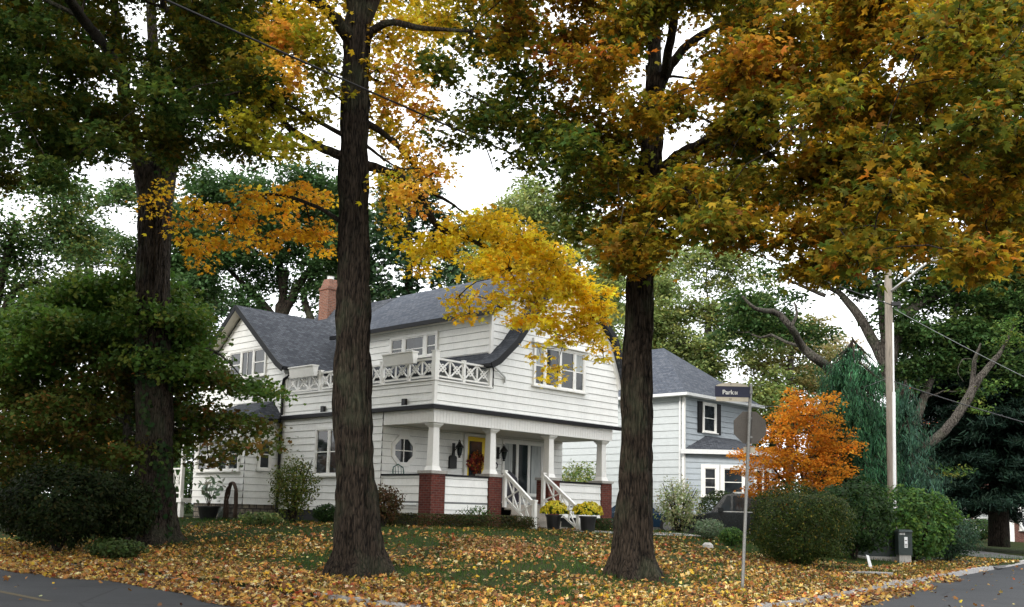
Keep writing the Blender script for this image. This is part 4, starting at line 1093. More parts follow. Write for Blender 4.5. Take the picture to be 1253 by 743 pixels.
# left maple ---------------------------------------------------------
g2 = gnd(190, 664); d = g2[1]
root = tree_root('maple_tree', 'ivy clad maple with dark olive crown at the left, beside the dark hedge', 'tree', g2, 'street maples')
tb_ = MB(g2); skel = []
k = d / FPX
skel.append(flat_trunk(tb_, [g2 - np.array([0, 0, .3]), at(190, 640, d), at(189, 560, d), at(187, 450, d), at(188, 330, d), at(190, 250, d), at(190, 215, d)], [27 * k, 24.5 * k, 22.5 * k, 22 * k, 20.5 * k, 20.5 * k, 17 * k], .7, .06, seed=8.))
LM = [([(186, 260, d), (176, 215, d - .2), (164, 172, d - .5), (150, 100, d - 1.2), (140, 0, d - 2.5), (130, -120, d - 3)], [.36, .26, .22, .18, .12, .05]),
      ([(194, 250, d), (206, 200, d), (220, 140, d - .5), (250, 50, d - 1), (262, -60, d - 1.5), (280, -200, d - 2)], [.36, .28, .24, .18, .13, .05]),
      ([(190, 220, d), (192, 120, d + .5), (185, 0, d + 1), (200, -150, d + 1)], [.25, .2, .15, .06]),
      ([(164, 172, d - .5), (120, 140, d - 3), (60, 120, d - 6), (0, 100, d - 8)], [.16, .12, .09, .04]),
      ([(220, 140, d - .5), (270, 130, d - 3), (310, 110, d - 5)], [.14, .09, .04]),
      ([(150, 100, d - 1.2), (130, 60, d - 6), (100, 20, d - 10), (60, -40, d - 13)], [.15, .12, .09, .05]),
      ([(250, 50, d - 1), (230, 20, d - 5), (200, 10, d - 9), (220, -40, d - 12)], [.13, .1, .07, .04])]
for pts, rad in LM: skel.append(limb(tb_, px(*pts), rad, 10, 6, bark=.02))
Lf = Leaves()
region = [(-90, 215), (0, 222), (45, 205), (85, 222), (105, 212), (150, 195), (185, 208), (240, 200), (300, 198), (335, 175), (345, 140), (318, 70), (312, -40), (-90, -40)]
hol = [(62, 98, 6), (88, 125, 6), (138, 15, 9), (182, 28, 9), (155, 98, 5), (22, 152, 6), (172, 182, 10), (248, 98, 4)]
for x, y in poly_grid(region, 27):
    if any((x - a) ** 2 + (y - b_) ** 2 < (r + 9) ** 2 for a, b_, r in hol): continue
    D = d - 2 - 9 * rng.random() ** 1.2; c = at(x, y, D); kk = D / FPX; q = fbm(np.array([x / 60., y / 60., 9.]))
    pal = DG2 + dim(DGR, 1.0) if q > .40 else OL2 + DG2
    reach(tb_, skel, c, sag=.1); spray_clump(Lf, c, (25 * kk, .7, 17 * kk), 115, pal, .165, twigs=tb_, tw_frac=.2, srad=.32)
for _ in range(300):
    c = at(190, -20, d - 6) + np.array([-2.0, -2.0, 3.0]) + inball(1)[0] * np.array([11, 12, 4.6])
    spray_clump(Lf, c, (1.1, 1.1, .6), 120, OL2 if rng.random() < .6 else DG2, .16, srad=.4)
    if rng.random() < .5: reach(tb_, skel, c)
for x, y in ((200, 240), (190, 258), (205, 225), (178, 245)):
    c = at(x, y, d - .9); spray_clump(Lf, c, (.15, .1, .12), 14, ORG_, .15)
tb_.build('trunk', M['barkdark'], root, smooth=True)
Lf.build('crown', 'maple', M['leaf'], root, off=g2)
iv = Leaves(); n = 1500; t_ = rng.random(n) ** .8; a = rng.random(n) * 6.28
cen = np.stack([np.interp(t_, [0, 1], [at(190, 660, d)[i], at(187, 420, d)[i]]) for i in range(3)], 1)
keep = vnoise(np.stack([np.cos(a) * 1.6, np.sin(a) * 1.6, t_ * 7], -1)) > .46; cen, a = cen[keep], a[keep]; n = len(a)
nr = np.stack([np.cos(a), np.sin(a), 0 * a], -1)
iv.put(cen + nr * (22.5 * k + .05 + .06 * rng.random((n, 1))), nr + .4 * rng.standard_normal((n, 3)), np.array([0, 0, -1.]) + .5 * rng.standard_normal((n, 3)), .09 + .06 * rng.random(n), palette([((.02, .045, .014), 3), ((.035, .06, .018), 1)], n))
iv.build('ivy', 'lobed', M['leaf_far'], root, off=g2)


# ------------------------------------------------------------------ other trees
def broad(name, lab, cat, pbase, D, trunk_px, clumps, pal, size, dens, rt, limbs=(), shape='oval', m='leaf_far', bark='barkgrey', per=22, srad=.6, depth=None, group=None, droop=.6, reachf=.7, bz=None, flat=.35, fill=None):
    """trunk_px: bearings up the stem; clumps: (x, y, rx, ry) bearings at about depth D"""
    p = at(*pbase, D); p[2] = float(terrain(p[0], p[1])) if bz is None else bz
    root = tree_root(name, lab, cat, p, group); tb = MB(p); sk = []
    pts = [p - np.array([0, 0, .1])] + [at(x, y, D) for x, y in trunk_px]
    sk.append(limb(tb, pts, np.linspace(rt, rt * .45, len(pts)), 12, 5, bark=.015))
    for pl, rad in limbs: sk.append(limb(tb, px(*[(q[0], q[1], D + (q[2] if len(q) > 2 else 0)) for q in pl]), rad, 8, 5))
    Lf = Leaves(); k = D / FPX
    for q in clumps:
        x, y, rx, ry = q[:4]; pl = q[4] if len(q) > 4 else pal; f_ = q[5] if len(q) > 5 else 1
        dd = depth if depth else rx * k * .9
        c = at(x, y, D + dd * .6 * rng.standard_normal())
        if rng.random() < reachf: reach(tb, sk, c, r1=.02)
        n = max(40, int(17 * dens * f_ * (rx * ry * k * k) / (size * size)))
        spray_clump(Lf, c, (rx * k, dd, ry * k), n, pl, size, per=per, srad=srad, droop=droop, flat=flat, mult=1)
    tb.build('trunk', M[bark], root, smooth=True); Lf.build('crown', shape, M[m], root, off=p)
    return root


def blob(x0, x1, y0, y1, n, rx, ry, ok=None, taper=0):
    out = []
    while len(out) < n:
        a = rng.random(); b_ = rng.random(); x = x0 + (x1 - x0) * a; y = y0 + (y1 - y0) * b_
        if ((a - .5) * 2) ** 2 * (1 + taper * (1 - b_)) + max(0, .5 - b_) ** 2 * 3.2 > 1.02: continue
        if ok and not ok(x, y): continue
        s = .7 + .6 * rng.random(); out.append((x, y, rx * s, ry * s))
    return out


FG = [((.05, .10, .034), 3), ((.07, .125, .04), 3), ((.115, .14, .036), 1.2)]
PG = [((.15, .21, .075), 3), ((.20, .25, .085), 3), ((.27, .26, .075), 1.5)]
DK = [((.022, .05, .022), 3), ((.035, .07, .028), 2)]
YG2 = [((.22, .22, .055), 3), ((.13, .17, .05), 2), ((.30, .25, .05), 1)]

# behind the left side
broad('locust_tree', 'feathery green and yellowing tree at far left beneath the dark maple crown', 'tree', (-25, 560), 42, [(-20, 470), (-10, 400), (5, 330), (20, 270)],
      blob(-60, 140, 222, 400, 56, 26, 14) + [(70, 275, 40, 16, YG2), (100, 300, 26, 14, YG2), (85, 255, 24, 12, YG2)], FG, .22, 2.4, .3, [([(-15, 420), (20, 355), (60, 345)], [.18, .14, .05]), ([(-12, 410), (30, 372), (70, 365)], [.14, .1, .04])], bark='barkdark', srad=.7)
broad('background_tree', 'round green tree behind the ivy clad trunk', 'tree', (150, 560), 58, [(148, 450), (150, 380), (152, 320)], blob(80, 250, 226, 420, 60, 26, 16), FG, .26, 2.6, .35, bark='barkdark')
broad('background_tree', 'large dark green tree with forked limbs behind the cross gable and chimney', 'tree', (345, 470), 56, [(342, 400), (345, 370), (350, 330)],
      blob(205, 440, 200, 335, 76, 28, 18) + blob(215, 440, 320, 405, 14, 18, 10) + blob(215, 330, 320, 400, 9, 18, 12) + [(395, 345, 22, 14), (385, 325, 22, 12), (250, 345, 20, 16)], [((.04, .085, .03), 3), ((.06, .11, .038), 3)], .27, 2.3, .42,
      [([(342, 400), (320, 370), (300, 350), (270, 320)], [.3, .22, .16, .06]), ([(344, 390), (365, 350), (385, 320), (400, 280)], [.3, .24, .18, .06]), ([(347, 360), (340, 310), (330, 250)], [.25, .2, .07]), ([(385, 400), (372, 360), (392, 325)], [.22, .18, .07])], bark='barkdark')
broad('spruce_tree', 'dark conifer rising behind the shingle roof between trunk and yellow leaves', 'tree', (500, 450), 54, [(500, 380), (500, 320), (500, 260), (500, 215)],
      [(500 + sx * (12 + (y - 205) * .30), y + 4 * rng.standard_normal(), 14 + (y - 205) * .08, 8) for y in range(210, 385, 12) for sx in (-1, 0, 1)], DK, .26, 1.7, .3, shape='lobed', m='needle', bark='barkdark', flat=.5)
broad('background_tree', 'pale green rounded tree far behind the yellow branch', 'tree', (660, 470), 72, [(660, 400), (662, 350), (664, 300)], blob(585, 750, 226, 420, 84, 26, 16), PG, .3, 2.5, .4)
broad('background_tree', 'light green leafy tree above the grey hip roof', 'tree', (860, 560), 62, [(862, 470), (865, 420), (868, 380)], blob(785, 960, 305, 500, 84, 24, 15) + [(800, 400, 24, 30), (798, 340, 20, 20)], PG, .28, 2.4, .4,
      [([(865, 430), (900, 400), (930, 370)], [.2, .14, .06]), ([(862, 440), (835, 420), (812, 440)], [.2, .14, .06])])
broad('background_tree', 'olive tree mottled with brown between grey roof and weeping conifer', 'tree', (965, 560), 66, [(967, 480), (968, 440), (970, 410)], blob(915, 1025, 385, 520, 30, 20, 13), [((.15, .17, .055), 3), ((.2, .17, .06), 2), ((.24, .17, .07), 1)], .27, 2.3, .3)
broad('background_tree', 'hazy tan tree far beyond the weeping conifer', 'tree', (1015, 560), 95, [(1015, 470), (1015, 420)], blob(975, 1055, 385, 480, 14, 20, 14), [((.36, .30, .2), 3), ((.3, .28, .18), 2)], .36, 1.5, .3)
BGN = 'background_tree'
broad(BGN, 'dark green tree low behind the far left hedge', 'tree', (40, 620), 46, [(40, 560), (42, 480), (45, 420)], blob(-90, 150, 340, 640, 50, 32, 20), FGD, .26, 1.6, .3, bark='barkdark')
broad(BGN, 'dark green tree behind the tiered tree and the street side of the white house', 'tree', (215, 600), 62, [(215, 540), (218, 470), (220, 400)], blob(130, 320, 330, 620, 46, 32, 20), FGD, .3, 1.6, .3, bark='barkdark')
broad(BGN, 'green tree behind the central trunk and the chimney', 'tree', (425, 470), 66, [(425, 420), (426, 360), (426, 310)], blob(385, 490, 215, 400, 44, 24, 16), FG, .3, 1.6, .3, bark='barkdark')
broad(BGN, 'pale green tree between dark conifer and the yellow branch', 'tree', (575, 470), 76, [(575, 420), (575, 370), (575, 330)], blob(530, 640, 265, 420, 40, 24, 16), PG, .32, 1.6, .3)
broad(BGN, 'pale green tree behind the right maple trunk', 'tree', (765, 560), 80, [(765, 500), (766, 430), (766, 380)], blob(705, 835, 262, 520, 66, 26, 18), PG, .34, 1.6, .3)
broad(BGN, 'green tree low behind the orange maple and octagonal sign', 'tree', (945, 620), 70, [(945, 560), (946, 520)], blob(890, 1040, 440, 640, 36, 28, 18), FG, .32, 1.7, .3)
# big tree on the right with sweeping limbs
broad('locust_tree', 'large spreading tree behind the utility pole with long limb reaching over grey house', 'tree', (1105, 600), 44, [(1100, 520), (1086, 460), (1084, 440)],
      blob(880, 1010, 325, 425, 24, 22, 12, taper=1) + blob(1010, 1290, 275, 420, 80, 26, 16, ok=lambda x, y: not (1005 < x < 1080 and 360 < y < 440)) + blob(1100, 1260, 395, 480, 34, 22, 12) + [(1040, 340, 24, 12), (1005, 405, 14, 8), (985, 425, 12, 8), (940, 385, 16, 9)],
      [((.03, .07, .02), 3), ((.05, .095, .028), 3), ((.10, .14, .034), 1)], .23, 2.0, .42,
      [([(1085, 450), (1062, 405), (1042, 375), (1020, 355), (990, 345)], [.28, .24, .2, .12, .05]), ([(1088, 455), (1095, 420), (1115, 380), (1150, 360), (1200, 345)], [.3, .26, .24, .18, .06]), ([(1086, 445), (1080, 400), (1075, 350), (1060, 310)], [.2, .16, .12, .05]),
       ([(1042, 500, -2), (1018, 455, -2), (1000, 440, -3), (982, 425, -3), (968, 400, -4), (950, 383, -4), (925, 378, -5), (908, 362, -5)], [.22, .2, .2, .17, .14, .12, .08, .04]), ([(1010, 362), (985, 352), (960, 340)], [.1, .08, .04]), ([(968, 400, -4), (975, 385, -4), (972, 370, -4)], [.08, .06, .03]),
       ([(1120, 520), (1140, 460), (1160, 410), (1175, 360)], [.2, .17, .14, .06])], srad=.5)
# leaning bare stem
p = at(1098, 610, 39); p[2] = float(terrain(p[0], p[1]))
root = tree_root('leaning_tree', 'bare grey trunk curving up to the right and forking in front of dark spruce', 'tree', p)
tb_ = MB(p); D = 39
limb(tb_, [p] + px((1105, 572, D), (1125, 552, D), (1150, 533, D), (1170, 510, D), (1184, 488, D), (1198, 464, D), (1215, 443, D), (1228, 425, D), (1240, 400, D)), [.24, .22, .2, .2, .19, .19, .15, .12, .08, .03], 14, 6, bark=.02)
limb(tb_, px((1188, 482, D), (1191, 460, D), (1193, 440, D - .3), (1200, 420, D - .5)), [.13, .1, .08, .03], 10, 5)
limb(tb_, px((1190, 440, D - .3), (1178, 440, D - .4), (1172, 455, D - .5), (1180, 468, D - .5)), [.02, .018, .014, .006], 6, 4)
tb_.build('trunk', M['barkgrey'], root, smooth=True); Lf = Leaves()
for x, y in ((1225, 420), (1240, 405), (1215, 470), (1200, 500), (1168, 575), (1235, 395), (1250, 420)):
    c = at(x, y, D); spray_clump(Lf, c, (.6, .6, .35), 60, GRN, .15)
Lf.build('crown', 'oval', M['leaf_far'], root, off=p)
# spruce with thick trunk
def spruce(name, lab, pb, D, px_top, halfw, n, pal, size, rt, y_low, bz=None, droopy=0., per=30, keepx=None, top_pow=.8, nk=9):
    p = at(*pb, D); p[2] = float(terrain(p[0], p[1])) if bz is None else bz
    root = tree_root(name, lab, 'tree', p); top = at(*px_top, D); tb = MB(p)
    ax = [p - np.array([0, 0, .1]), (p * .5 + top * .5), top]; limb(tb, ax, [rt, rt * .6, .03], 14, 8, bark=.02)
    low = at(pb[0], y_low, D)[2]; Lf = Leaves(); hw = halfw * D / FPX
    for j in range(n):
        t = rng.random() ** .85; z = top[2] - (top[2] - low) * t; a = rng.random() * 6.283; Rm = hw * (t ** top_pow) * (.8 + .25 * rng.random()) * (1 if not droopy else .62 + .75 * float(vnoise(np.array([math.cos(a) * 1.3, math.sin(a) * 1.3 + pb[0], z * .55])))) + (.42 if droopy else .15)
        base = p + (top - p) * ((z - p[2]) / (top[2] - p[2])); dr = np.array([math.cos(a), math.sin(a), 0])
        nn = max(3, int(nk * Rm / 1.5)); s = np.linspace(.25, 1, nn)
        pts = base + dr * (Rm * s)[:, None] + np.array([0, 0, 1]) * (-.22 * Rm * s ** 2 + .1 * Rm * s ** 6 - droopy * s)[:, None]
        tb.tube([base, pts[len(pts) // 2], pts[-1]], [.04, .025, .008], 5, cap=False)
        for q, ss in zip(pts, s):
            kk = per; g = rng.standard_normal((kk, 3)) * np.array([.22, .22, .10]) * (1 + .5 * (1 - ss))
            if droopy:
                g = rng.standard_normal((kk, 3)) * np.array([.13, .13, .05]); h = rng.random(kk); g[:, 2] -= h * droopy; g[:, :2] *= (1.15 - .8 * h)[:, None]
            tone = .75 + .5 * rng.random() if not droopy else .5 + .95 * rng.random()
            dd = (np.array([0, 0, -1.]) + .25 * rng.standard_normal((kk, 3))) if droopy else dr + .7 * rng.standard_normal((kk, 3)) - np.array([0, 0, .3])
            nv_ = (dr + .6 * rng.standard_normal((kk, 3))) if droopy else np.array([0, 0, 1]) + .6 * rng.standard_normal((kk, 3))
            Lf.put(q + g, nv_, dd, size * (.7 + .6 * rng.random(kk)), palette(pal, kk, .15) * tone)
    tb.build('trunk', M['barkdark'], root, smooth=True); Lf.build('crown', 'needle', M['needle'], root, off=p)


spruce('spruce_tree', 'huge dark spruce with thick trunk standing on the lawn at far right', (1222, 655), 47, (1215, 215), 130, 380, [((.012, .028, .019), 3), ((.018, .038, .024), 2)], .34, .5, 618, bz=.5, per=28)
spruce('weeping_conifer', 'blue green conifer with hanging tassels left of the utility pole', (1046, 640), 37, (1043, 412), 56, 210, [((.03, .10, .045), 3), ((.055, .145, .066), 2), ((.018, .05, .028), 1.5)], .17, .2, 600, droopy=.8, per=75, top_pow=.36, nk=5)
spruce('weeping_conifer', 'smaller blue green weeping conifer right of the utility pole', (1112, 640), 38.5, (1108, 465), 28, 80, [((.035, .085, .055), 3), ((.06, .125, .075), 2), ((.025, .06, .04), 1.5)], .17, .14, 600, droopy=.75, per=66, top_pow=.5, nk=5)
broad('red_tree', 'small red leaved tree glimpsed through the spruce beside the leaning trunk', 'tree', (1165, 610), 58, [(1165, 540), (1165, 500)], [(1165, 478, 16, 9), (1180, 490, 14, 8), (1150, 500, 14, 8), (1100, 480, 10, 7), (1160, 520, 22, 10), (1185, 460, 10, 7)], RED, .22, 2.2, .15, bz=.5)
broad('background_tree', 'dark green tree closing the view at right frame edge', 'tree', (1300, 640), 70, [(1300, 560), (1300, 450)], blob(1190, 1420, 330, 620, 46, 34, 22), DK, .34, 2.6, .4, bz=.5)
broad('background_tree', 'dark green tree far behind the leaning trunk', 'tree', (1120, 640), 74, [(1120, 560), (1120, 480)], blob(1050, 1210, 410, 630, 40, 28, 18), DK, .34, 2.6, .4, bz=.5)
# understory tree on the left in flat layers
US1 = [((.055, .11, .022), 3), ((.08, .145, .026), 3), ((.14, .15, .028), 1)]
US2 = [((.11, .085, .02), 2), ((.065, .105, .02), 6), ((.16, .065, .02), 1)]
lay = [(228, 405, 30, 9), (302, 474, 22, 5), (222, 392, 30, 9), (252, 448, 26, 7), (228, 425, 32, 10), (225, 390, 34, 11), (200, 360, 36, 12), (150, 345, 42, 12), (100, 355, 42, 12), (120, 380, 48, 12), (60, 395, 46, 12), (180, 385, 40, 12), (150, 410, 48, 11), (90, 420, 50, 11), (30, 430, 46, 12), (210, 430, 40, 10), (255, 465, 38, 8, US2), (300, 472, 30, 6, US1),
       (215, 372, 30, 9), (335, 482, 16, 5), (130, 440, 50, 10, US2), (70, 452, 46, 10), (10, 465, 40, 10, US2), (205, 470, 40, 9, US2), (170, 500, 44, 9, US2), (235, 498, 36, 8, US2), (280, 512, 34, 7, US2), (312, 522, 22, 6, US2), (250, 530, 34, 7, US2), (110, 480, 46, 10, US2), (50, 490, 44, 10, US2), (100, 520, 44, 9, US2), (210, 540, 30, 7, US2), (150, 530, 36, 8, US2), (330, 545, 14, 4, US2), (285, 545, 20, 5, US2), (20, 520, 40, 10, US2), (255, 560, 18, 5, US2), (225, 515, 28, 7, US1)] + [(x, y, 44, 10, US2 if y > 455 else US1) for x, y in ((-20, 400), (20, 405), (-10, 440), (40, 455), (90, 400), (130, 360), (140, 465), (90, 500), (20, 495), (60, 540), (-20, 540), (120, 550), (180, 445), (225, 452), (70, 375), (215, 405), (170, 555), (0, 570), (100, 575), (50, 575))]
broad('layered_tree', 'wide low tree in flat tiers of green and russet leaves left of white house', 'tree', (152, 640), 28.2, [(152, 580), (156, 520), (158, 460), (155, 400), (160, 370)], [(q[0], q[1], q[2] * 1.05, q[3] * 1.9, *q[4:]) for q in lay], US1, .13, 2.3, .17,
      [([(157, 500), (200, 480), (250, 470), (310, 480)], [.07, .05, .035, .012]), ([(157, 470), (210, 430), (262, 430), (300, 466)], [.07, .05, .035, .012]), ([(156, 450), (110, 420), (60, 410)], [.07, .05, .02]), ([(157, 520), (100, 490), (40, 480)], [.07, .05, .02]), ([(157, 530), (220, 525), (290, 525)], [.06, .04, .012])], per=20, srad=.36, depth=1.3, flat=.45, droop=.75, shape='lobed')
broad('red_tree', 'small crimson leaved tree low at the far left edge', 'tree', (15, 620), 34, [(15, 540), (16, 470)], [(20, 425, 34, 14), (5, 445, 30, 14), (45, 440, 26, 10), (68, 372, 10, 6), (20, 520, 30, 12, RUS), (80, 545, 30, 12, RUS), (130, 545, 26, 10, RUS)], [((.20, .03, .03), 3), ((.28, .05, .04), 2)], .13, 2.2, .12)


# ------------------------------------------------------------------ shrubs
def bush(name, lab, cat, x, yb, D, wpx, hpx, pal, size, n, shape='oval', m='leaf_far', loose=.0, z=None, depth=None, stems=6, boxy=False, group=None, lump=.25, gap=.0, tall=1.):
    k = D / FPX; p = at(x, yb, D); p[2] = float(terrain(p[0], p[1])) if z is None else z
    root = tree_root(name, lab, cat, p, group); w = wpx * k / 2; h = hpx * k; dp = depth if depth else w
    tb = MB(p)
    for s in range(stems):
        a = rng.random() * 6.28; q = p + np.array([math.cos(a) * w * .6, math.sin(a) * dp * .6, h * (.6 + .3 * rng.random())]); tb.tube([p + np.array([.05 * math.cos(a), .05 * math.sin(a), -.05]), (p + q) / 2 + np.array([0, 0, .1 * h]), q], [.03, .02, .008], 6)
    tb.build('stem', M['barkdark'], root)
    Lf = Leaves(); q = rng.standard_normal((n * 2, 3)); q /= np.linalg.norm(q, axis=1)[:, None]
    if boxy: q /= ((np.abs(q) ** (9 if boxy is True else boxy)).sum(1) ** (1 / (9 if boxy is True else boxy)))[:, None]; q += .03 * rng.standard_normal(q.shape)
    r = (.80 + .20 * rng.random((len(q), 1)) ** .6 - loose * rng.random((len(q), 1)))
    lm = fbm(q * 2.2 + x * .37, 3)[:, None]; r = r * (1 - lump + 2 * lump * lm)
    q2 = q * r; pos = np.stack([q2[:, 0] * w, q2[:, 1] * dp, h * .5 + q2[:, 2] * h * .5], -1)
    keep = (pos[:, 2] > -.02) & (vnoise(q * 5 + x) > gap); pos = pos[keep][:n]; q = q[keep][:n]; lm = lm[keep][:n]; nn = len(pos)
    c = palette(pal, nn, .16) * (.75 + .5 * vnoise(q * 3.1 + x + 5)[:, None])
    Lf.put(pos + p, q + np.array([0, 0, .4]) + .65 * rng.standard_normal((nn, 3)), q + .8 * rng.standard_normal((nn, 3)), size * (.65 + .6 * rng.random(nn)), c)
    Lf.build('foliage', shape, M[m], root, off=p); return root


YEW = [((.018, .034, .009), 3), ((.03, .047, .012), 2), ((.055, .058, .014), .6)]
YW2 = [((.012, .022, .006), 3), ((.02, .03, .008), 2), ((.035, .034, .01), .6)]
BX = [((.02, .045, .013), 3), ((.035, .065, .018), 2)]
LIL = [((.05, .11, .03), 3), ((.08, .15, .035), 2), ((.10, .17, .03), 1)]
bush('clipped_bush', 'large rounded clipped bush right of the sign post', 'bush', 978, 688, 26.5, 120, 96, [((.03, .05, .012), 4), ((.05, .07, .016), 3), ((.14, .12, .02), .6)], .075, 20000, depth=1.25, lump=.36, boxy=3.0, loose=.10)
bush('shrub', 'dark leafy shrub behind the large clipped bush', 'bush', 1045, 672, 31, 104, 104, BX, .13, 6500, depth=1.3, lump=.5, loose=.2, gap=.1)
bush('shrub', 'bright green broadleaf shrub rising behind the utility cabinets', 'bush', 1118, 676, 32.6, 124, 96, LIL, .15, 6500, depth=1.1, lump=.5, loose=.2, gap=.1)
bush('shrub', 'blue green soft shrub right of the broadleaf shrub', 'bush', 1160, 668, 34.5, 76, 62, [((.03, .06, .034), 3), ((.04, .075, .042), 2)], .10, 5000, depth=1.2, lump=.45, loose=.3)
bush('yew_bush', 'dark yew bush beneath the grey house bay window', 'bush', 880, 645, 41.0, 56, 58, YEW, .10, 5000, depth=.8)
bush('variegated_shrub', 'pale airy shrub with bare stems right of the big maple trunk', 'bush', 830, 655, 37, 70, 74, [((.30, .33, .17), 3), ((.18, .24, .09), 2), ((.38, .34, .2), 1)], .10, 3000, loose=.55, gap=.3, stems=16)
bush('silver_shrub', 'small silvery green shrub before the black car', 'bush', 868, 664, 33, 44, 26, [((.16, .21, .13), 3), ((.11, .16, .09), 2)], .08, 1800, loose=.3)
bush('shrub', 'small leafy green shrub left of the sign post base, before the black car', 'bush', 896, 668, 31, 36, 24, LIL, .10, 1100, loose=.4)
bush('hedge', 'low clipped brown green hedge along the front of porch', 'hedge', 558, 649, 29.5, 186, 16, [((.05, .042, .014), 3), ((.04, .055, .016), 3), ((.08, .05, .02), 1)], .055, 9000, depth=.34, boxy=True, lump=.06, stems=9, z=.97)
bush('hedge', 'short low clipped hedge right of the chrysanthemum pots', 'hedge', 737, 660, 32.5, 50, 15, BX + [((.07, .06, .02), 1)], .055, 3500, depth=.35, boxy=True, lump=.06)
bush('shrub', 'thin leafy plant against white porch panel left of stairs', 'plant', 583, 640, 30.2, 58, 30, LIL, .08, 600, loose=.6, gap=.3, depth=.25, z=.95)
bush('shrub', 'airy yellow green shrub beside the black downspout', 'bush', 358, 636, 32, 70, 88, [((.10, .13, .03), 3), ((.15, .15, .03), 2), ((.07, .10, .03), 2)], .10, 3200, loose=.55, gap=.25, stems=12, depth=.7)
bush('shrub', 'low broadleaf plants at foot of the downspout shrub', 'plant', 318, 640, 30.5, 66, 18, [((.10, .15, .05), 2), ((.2, .22, .08), 1)], .14, 500, loose=.5, depth=.5)
bush('japanese_maple', 'small mound of fine brown red foliage behind the central trunk', 'bush', 468, 640, 28.8, 60, 52, [((.085, .045, .022), 3), ((.06, .055, .02), 2)], .09, 2600, loose=.5, gap=.25, depth=.6, z=1.0)
bush('shrub', 'small dark shrub left of the central trunk against foundation', 'bush', 400, 640, 31, 40, 26, BX, .09, 1500, loose=.3, depth=.4)
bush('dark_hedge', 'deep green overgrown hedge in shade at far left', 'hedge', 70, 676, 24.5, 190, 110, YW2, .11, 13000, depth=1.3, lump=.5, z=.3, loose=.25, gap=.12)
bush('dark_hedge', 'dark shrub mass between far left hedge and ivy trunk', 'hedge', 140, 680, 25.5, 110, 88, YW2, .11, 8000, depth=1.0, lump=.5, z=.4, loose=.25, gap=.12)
bush('shrub', 'low ferny green plants at the foot of the ivy trunk', 'plant', 142, 682, 23.2, 84, 26, [((.045, .07, .02), 3), ((.06, .09, .025), 1)], .12, 1200, loose=.4, depth=.5)
bush('garden_shrub', 'yellow green bush seen through the porch between right columns', 'bush', 708, 640, 46, 66, 84, [((.16, .22, .06), 3), ((.26, .27, .07), 2), ((.11, .17, .05), 2)], .14, 3200, loose=.4, gap=.2, z=.9)
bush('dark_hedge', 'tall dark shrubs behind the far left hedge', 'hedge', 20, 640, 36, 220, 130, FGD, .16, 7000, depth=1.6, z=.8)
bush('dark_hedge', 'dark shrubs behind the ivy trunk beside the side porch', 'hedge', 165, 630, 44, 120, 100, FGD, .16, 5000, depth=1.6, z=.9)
bush('shrub', 'dark green shrubs behind the orange maple', 'bush', 985, 640, 47, 150, 75, BX, .15, 5000, depth=1.4, z=.7)
bush('shrub', 'low dark shrubs along the brick house wall', 'bush', 1200, 650, 60, 60, 26, FGD, .16, 2500, depth=1.0, z=.5)
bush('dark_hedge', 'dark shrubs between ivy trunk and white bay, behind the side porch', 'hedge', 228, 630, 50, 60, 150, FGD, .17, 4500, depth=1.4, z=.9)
# orange japanese maple
broad('japanese_maple', 'vivid orange small maple right of the octagonal sign back', 'tree', (985, 655), 35, [(984, 620), (985, 590), (990, 560)],
      [(q[0], q[1], q[2] * 1.05, q[3] * 1.3) for q in [(985, 495, 22, 10), (1000, 510, 26, 12), (965, 510, 26, 12), (1020, 530, 24, 12), (945, 530, 24, 12), (985, 530, 30, 14), (1030, 552, 22, 10), (930, 560, 22, 12), (960, 560, 28, 14), (1000, 558, 28, 14), (1025, 575, 22, 10), (915, 575, 16, 8), (945, 588, 26, 10), (985, 585, 28, 12), (1010, 592, 22, 8), (925, 600, 18, 8), (955, 605, 24, 8), (1015, 490, 12, 8), (1040, 545, 12, 6), (905, 558, 12, 6), (970, 485, 10, 8), (985, 570, 20, 10), (970, 545, 20, 10)]],
      [((.50, .19, .02), 4), ((.55, .27, .03), 3), ((.42, .12, .018), 1)], .085, 1.0, .09, [([(984, 620), (960, 590), (940, 565)], [.06, .045, .02]), ([(984, 615), (1010, 580), (1030, 555)], [.06, .045, .02]), ([(985, 600), (975, 550), (970, 510)], [.06, .04, .015])], m='leaf', shape='lobed', per=18, srad=.26, bark='barkdark', flat=.32, droop=.6, depth=.8)

# unseen maples added left of the frame only to shade that side
for (x, y, lab) in ((-14.0, 4.0, 'unseen maple added for shade, across the street to the left of the viewer'), (-17.5, 13.0, 'unseen maple added for shade, nearest to the left street corner'), (-27.5, 26.0, 'unseen maple added for shade, further up the left street')):
    p = np.array([x, y, max(.0, float(terrain(x, y)))]); root = tree_root('maple_tree', lab, 'tree', p, 'street maples'); tb_ = MB(p); sk = []
    sk.append(limb(tb_, [p - np.array([0, 0, .2]), p + np.array([.1, 0, 3.0]), p + np.array([.2, .2, 6]), p + np.array([0, .2, 11])], [.45, .36, .3, .1], 14, 6, bark=.03)); Lf = Leaves()
    for _ in range(260):
        c = p + np.array([.5, 0, 8.6]) + inball(1)[0] * np.array([6.2, 6.2, 5.0]); reach(tb_, sk, c); spray_clump(Lf, c, (1.2, 1.2, .7), 60, OLV, .26, srad=.45)
    tb_.build('trunk', M['barkdark'], root, smooth=True); Lf.build('crown', 'lobed', M['leaf'], root, off=p)

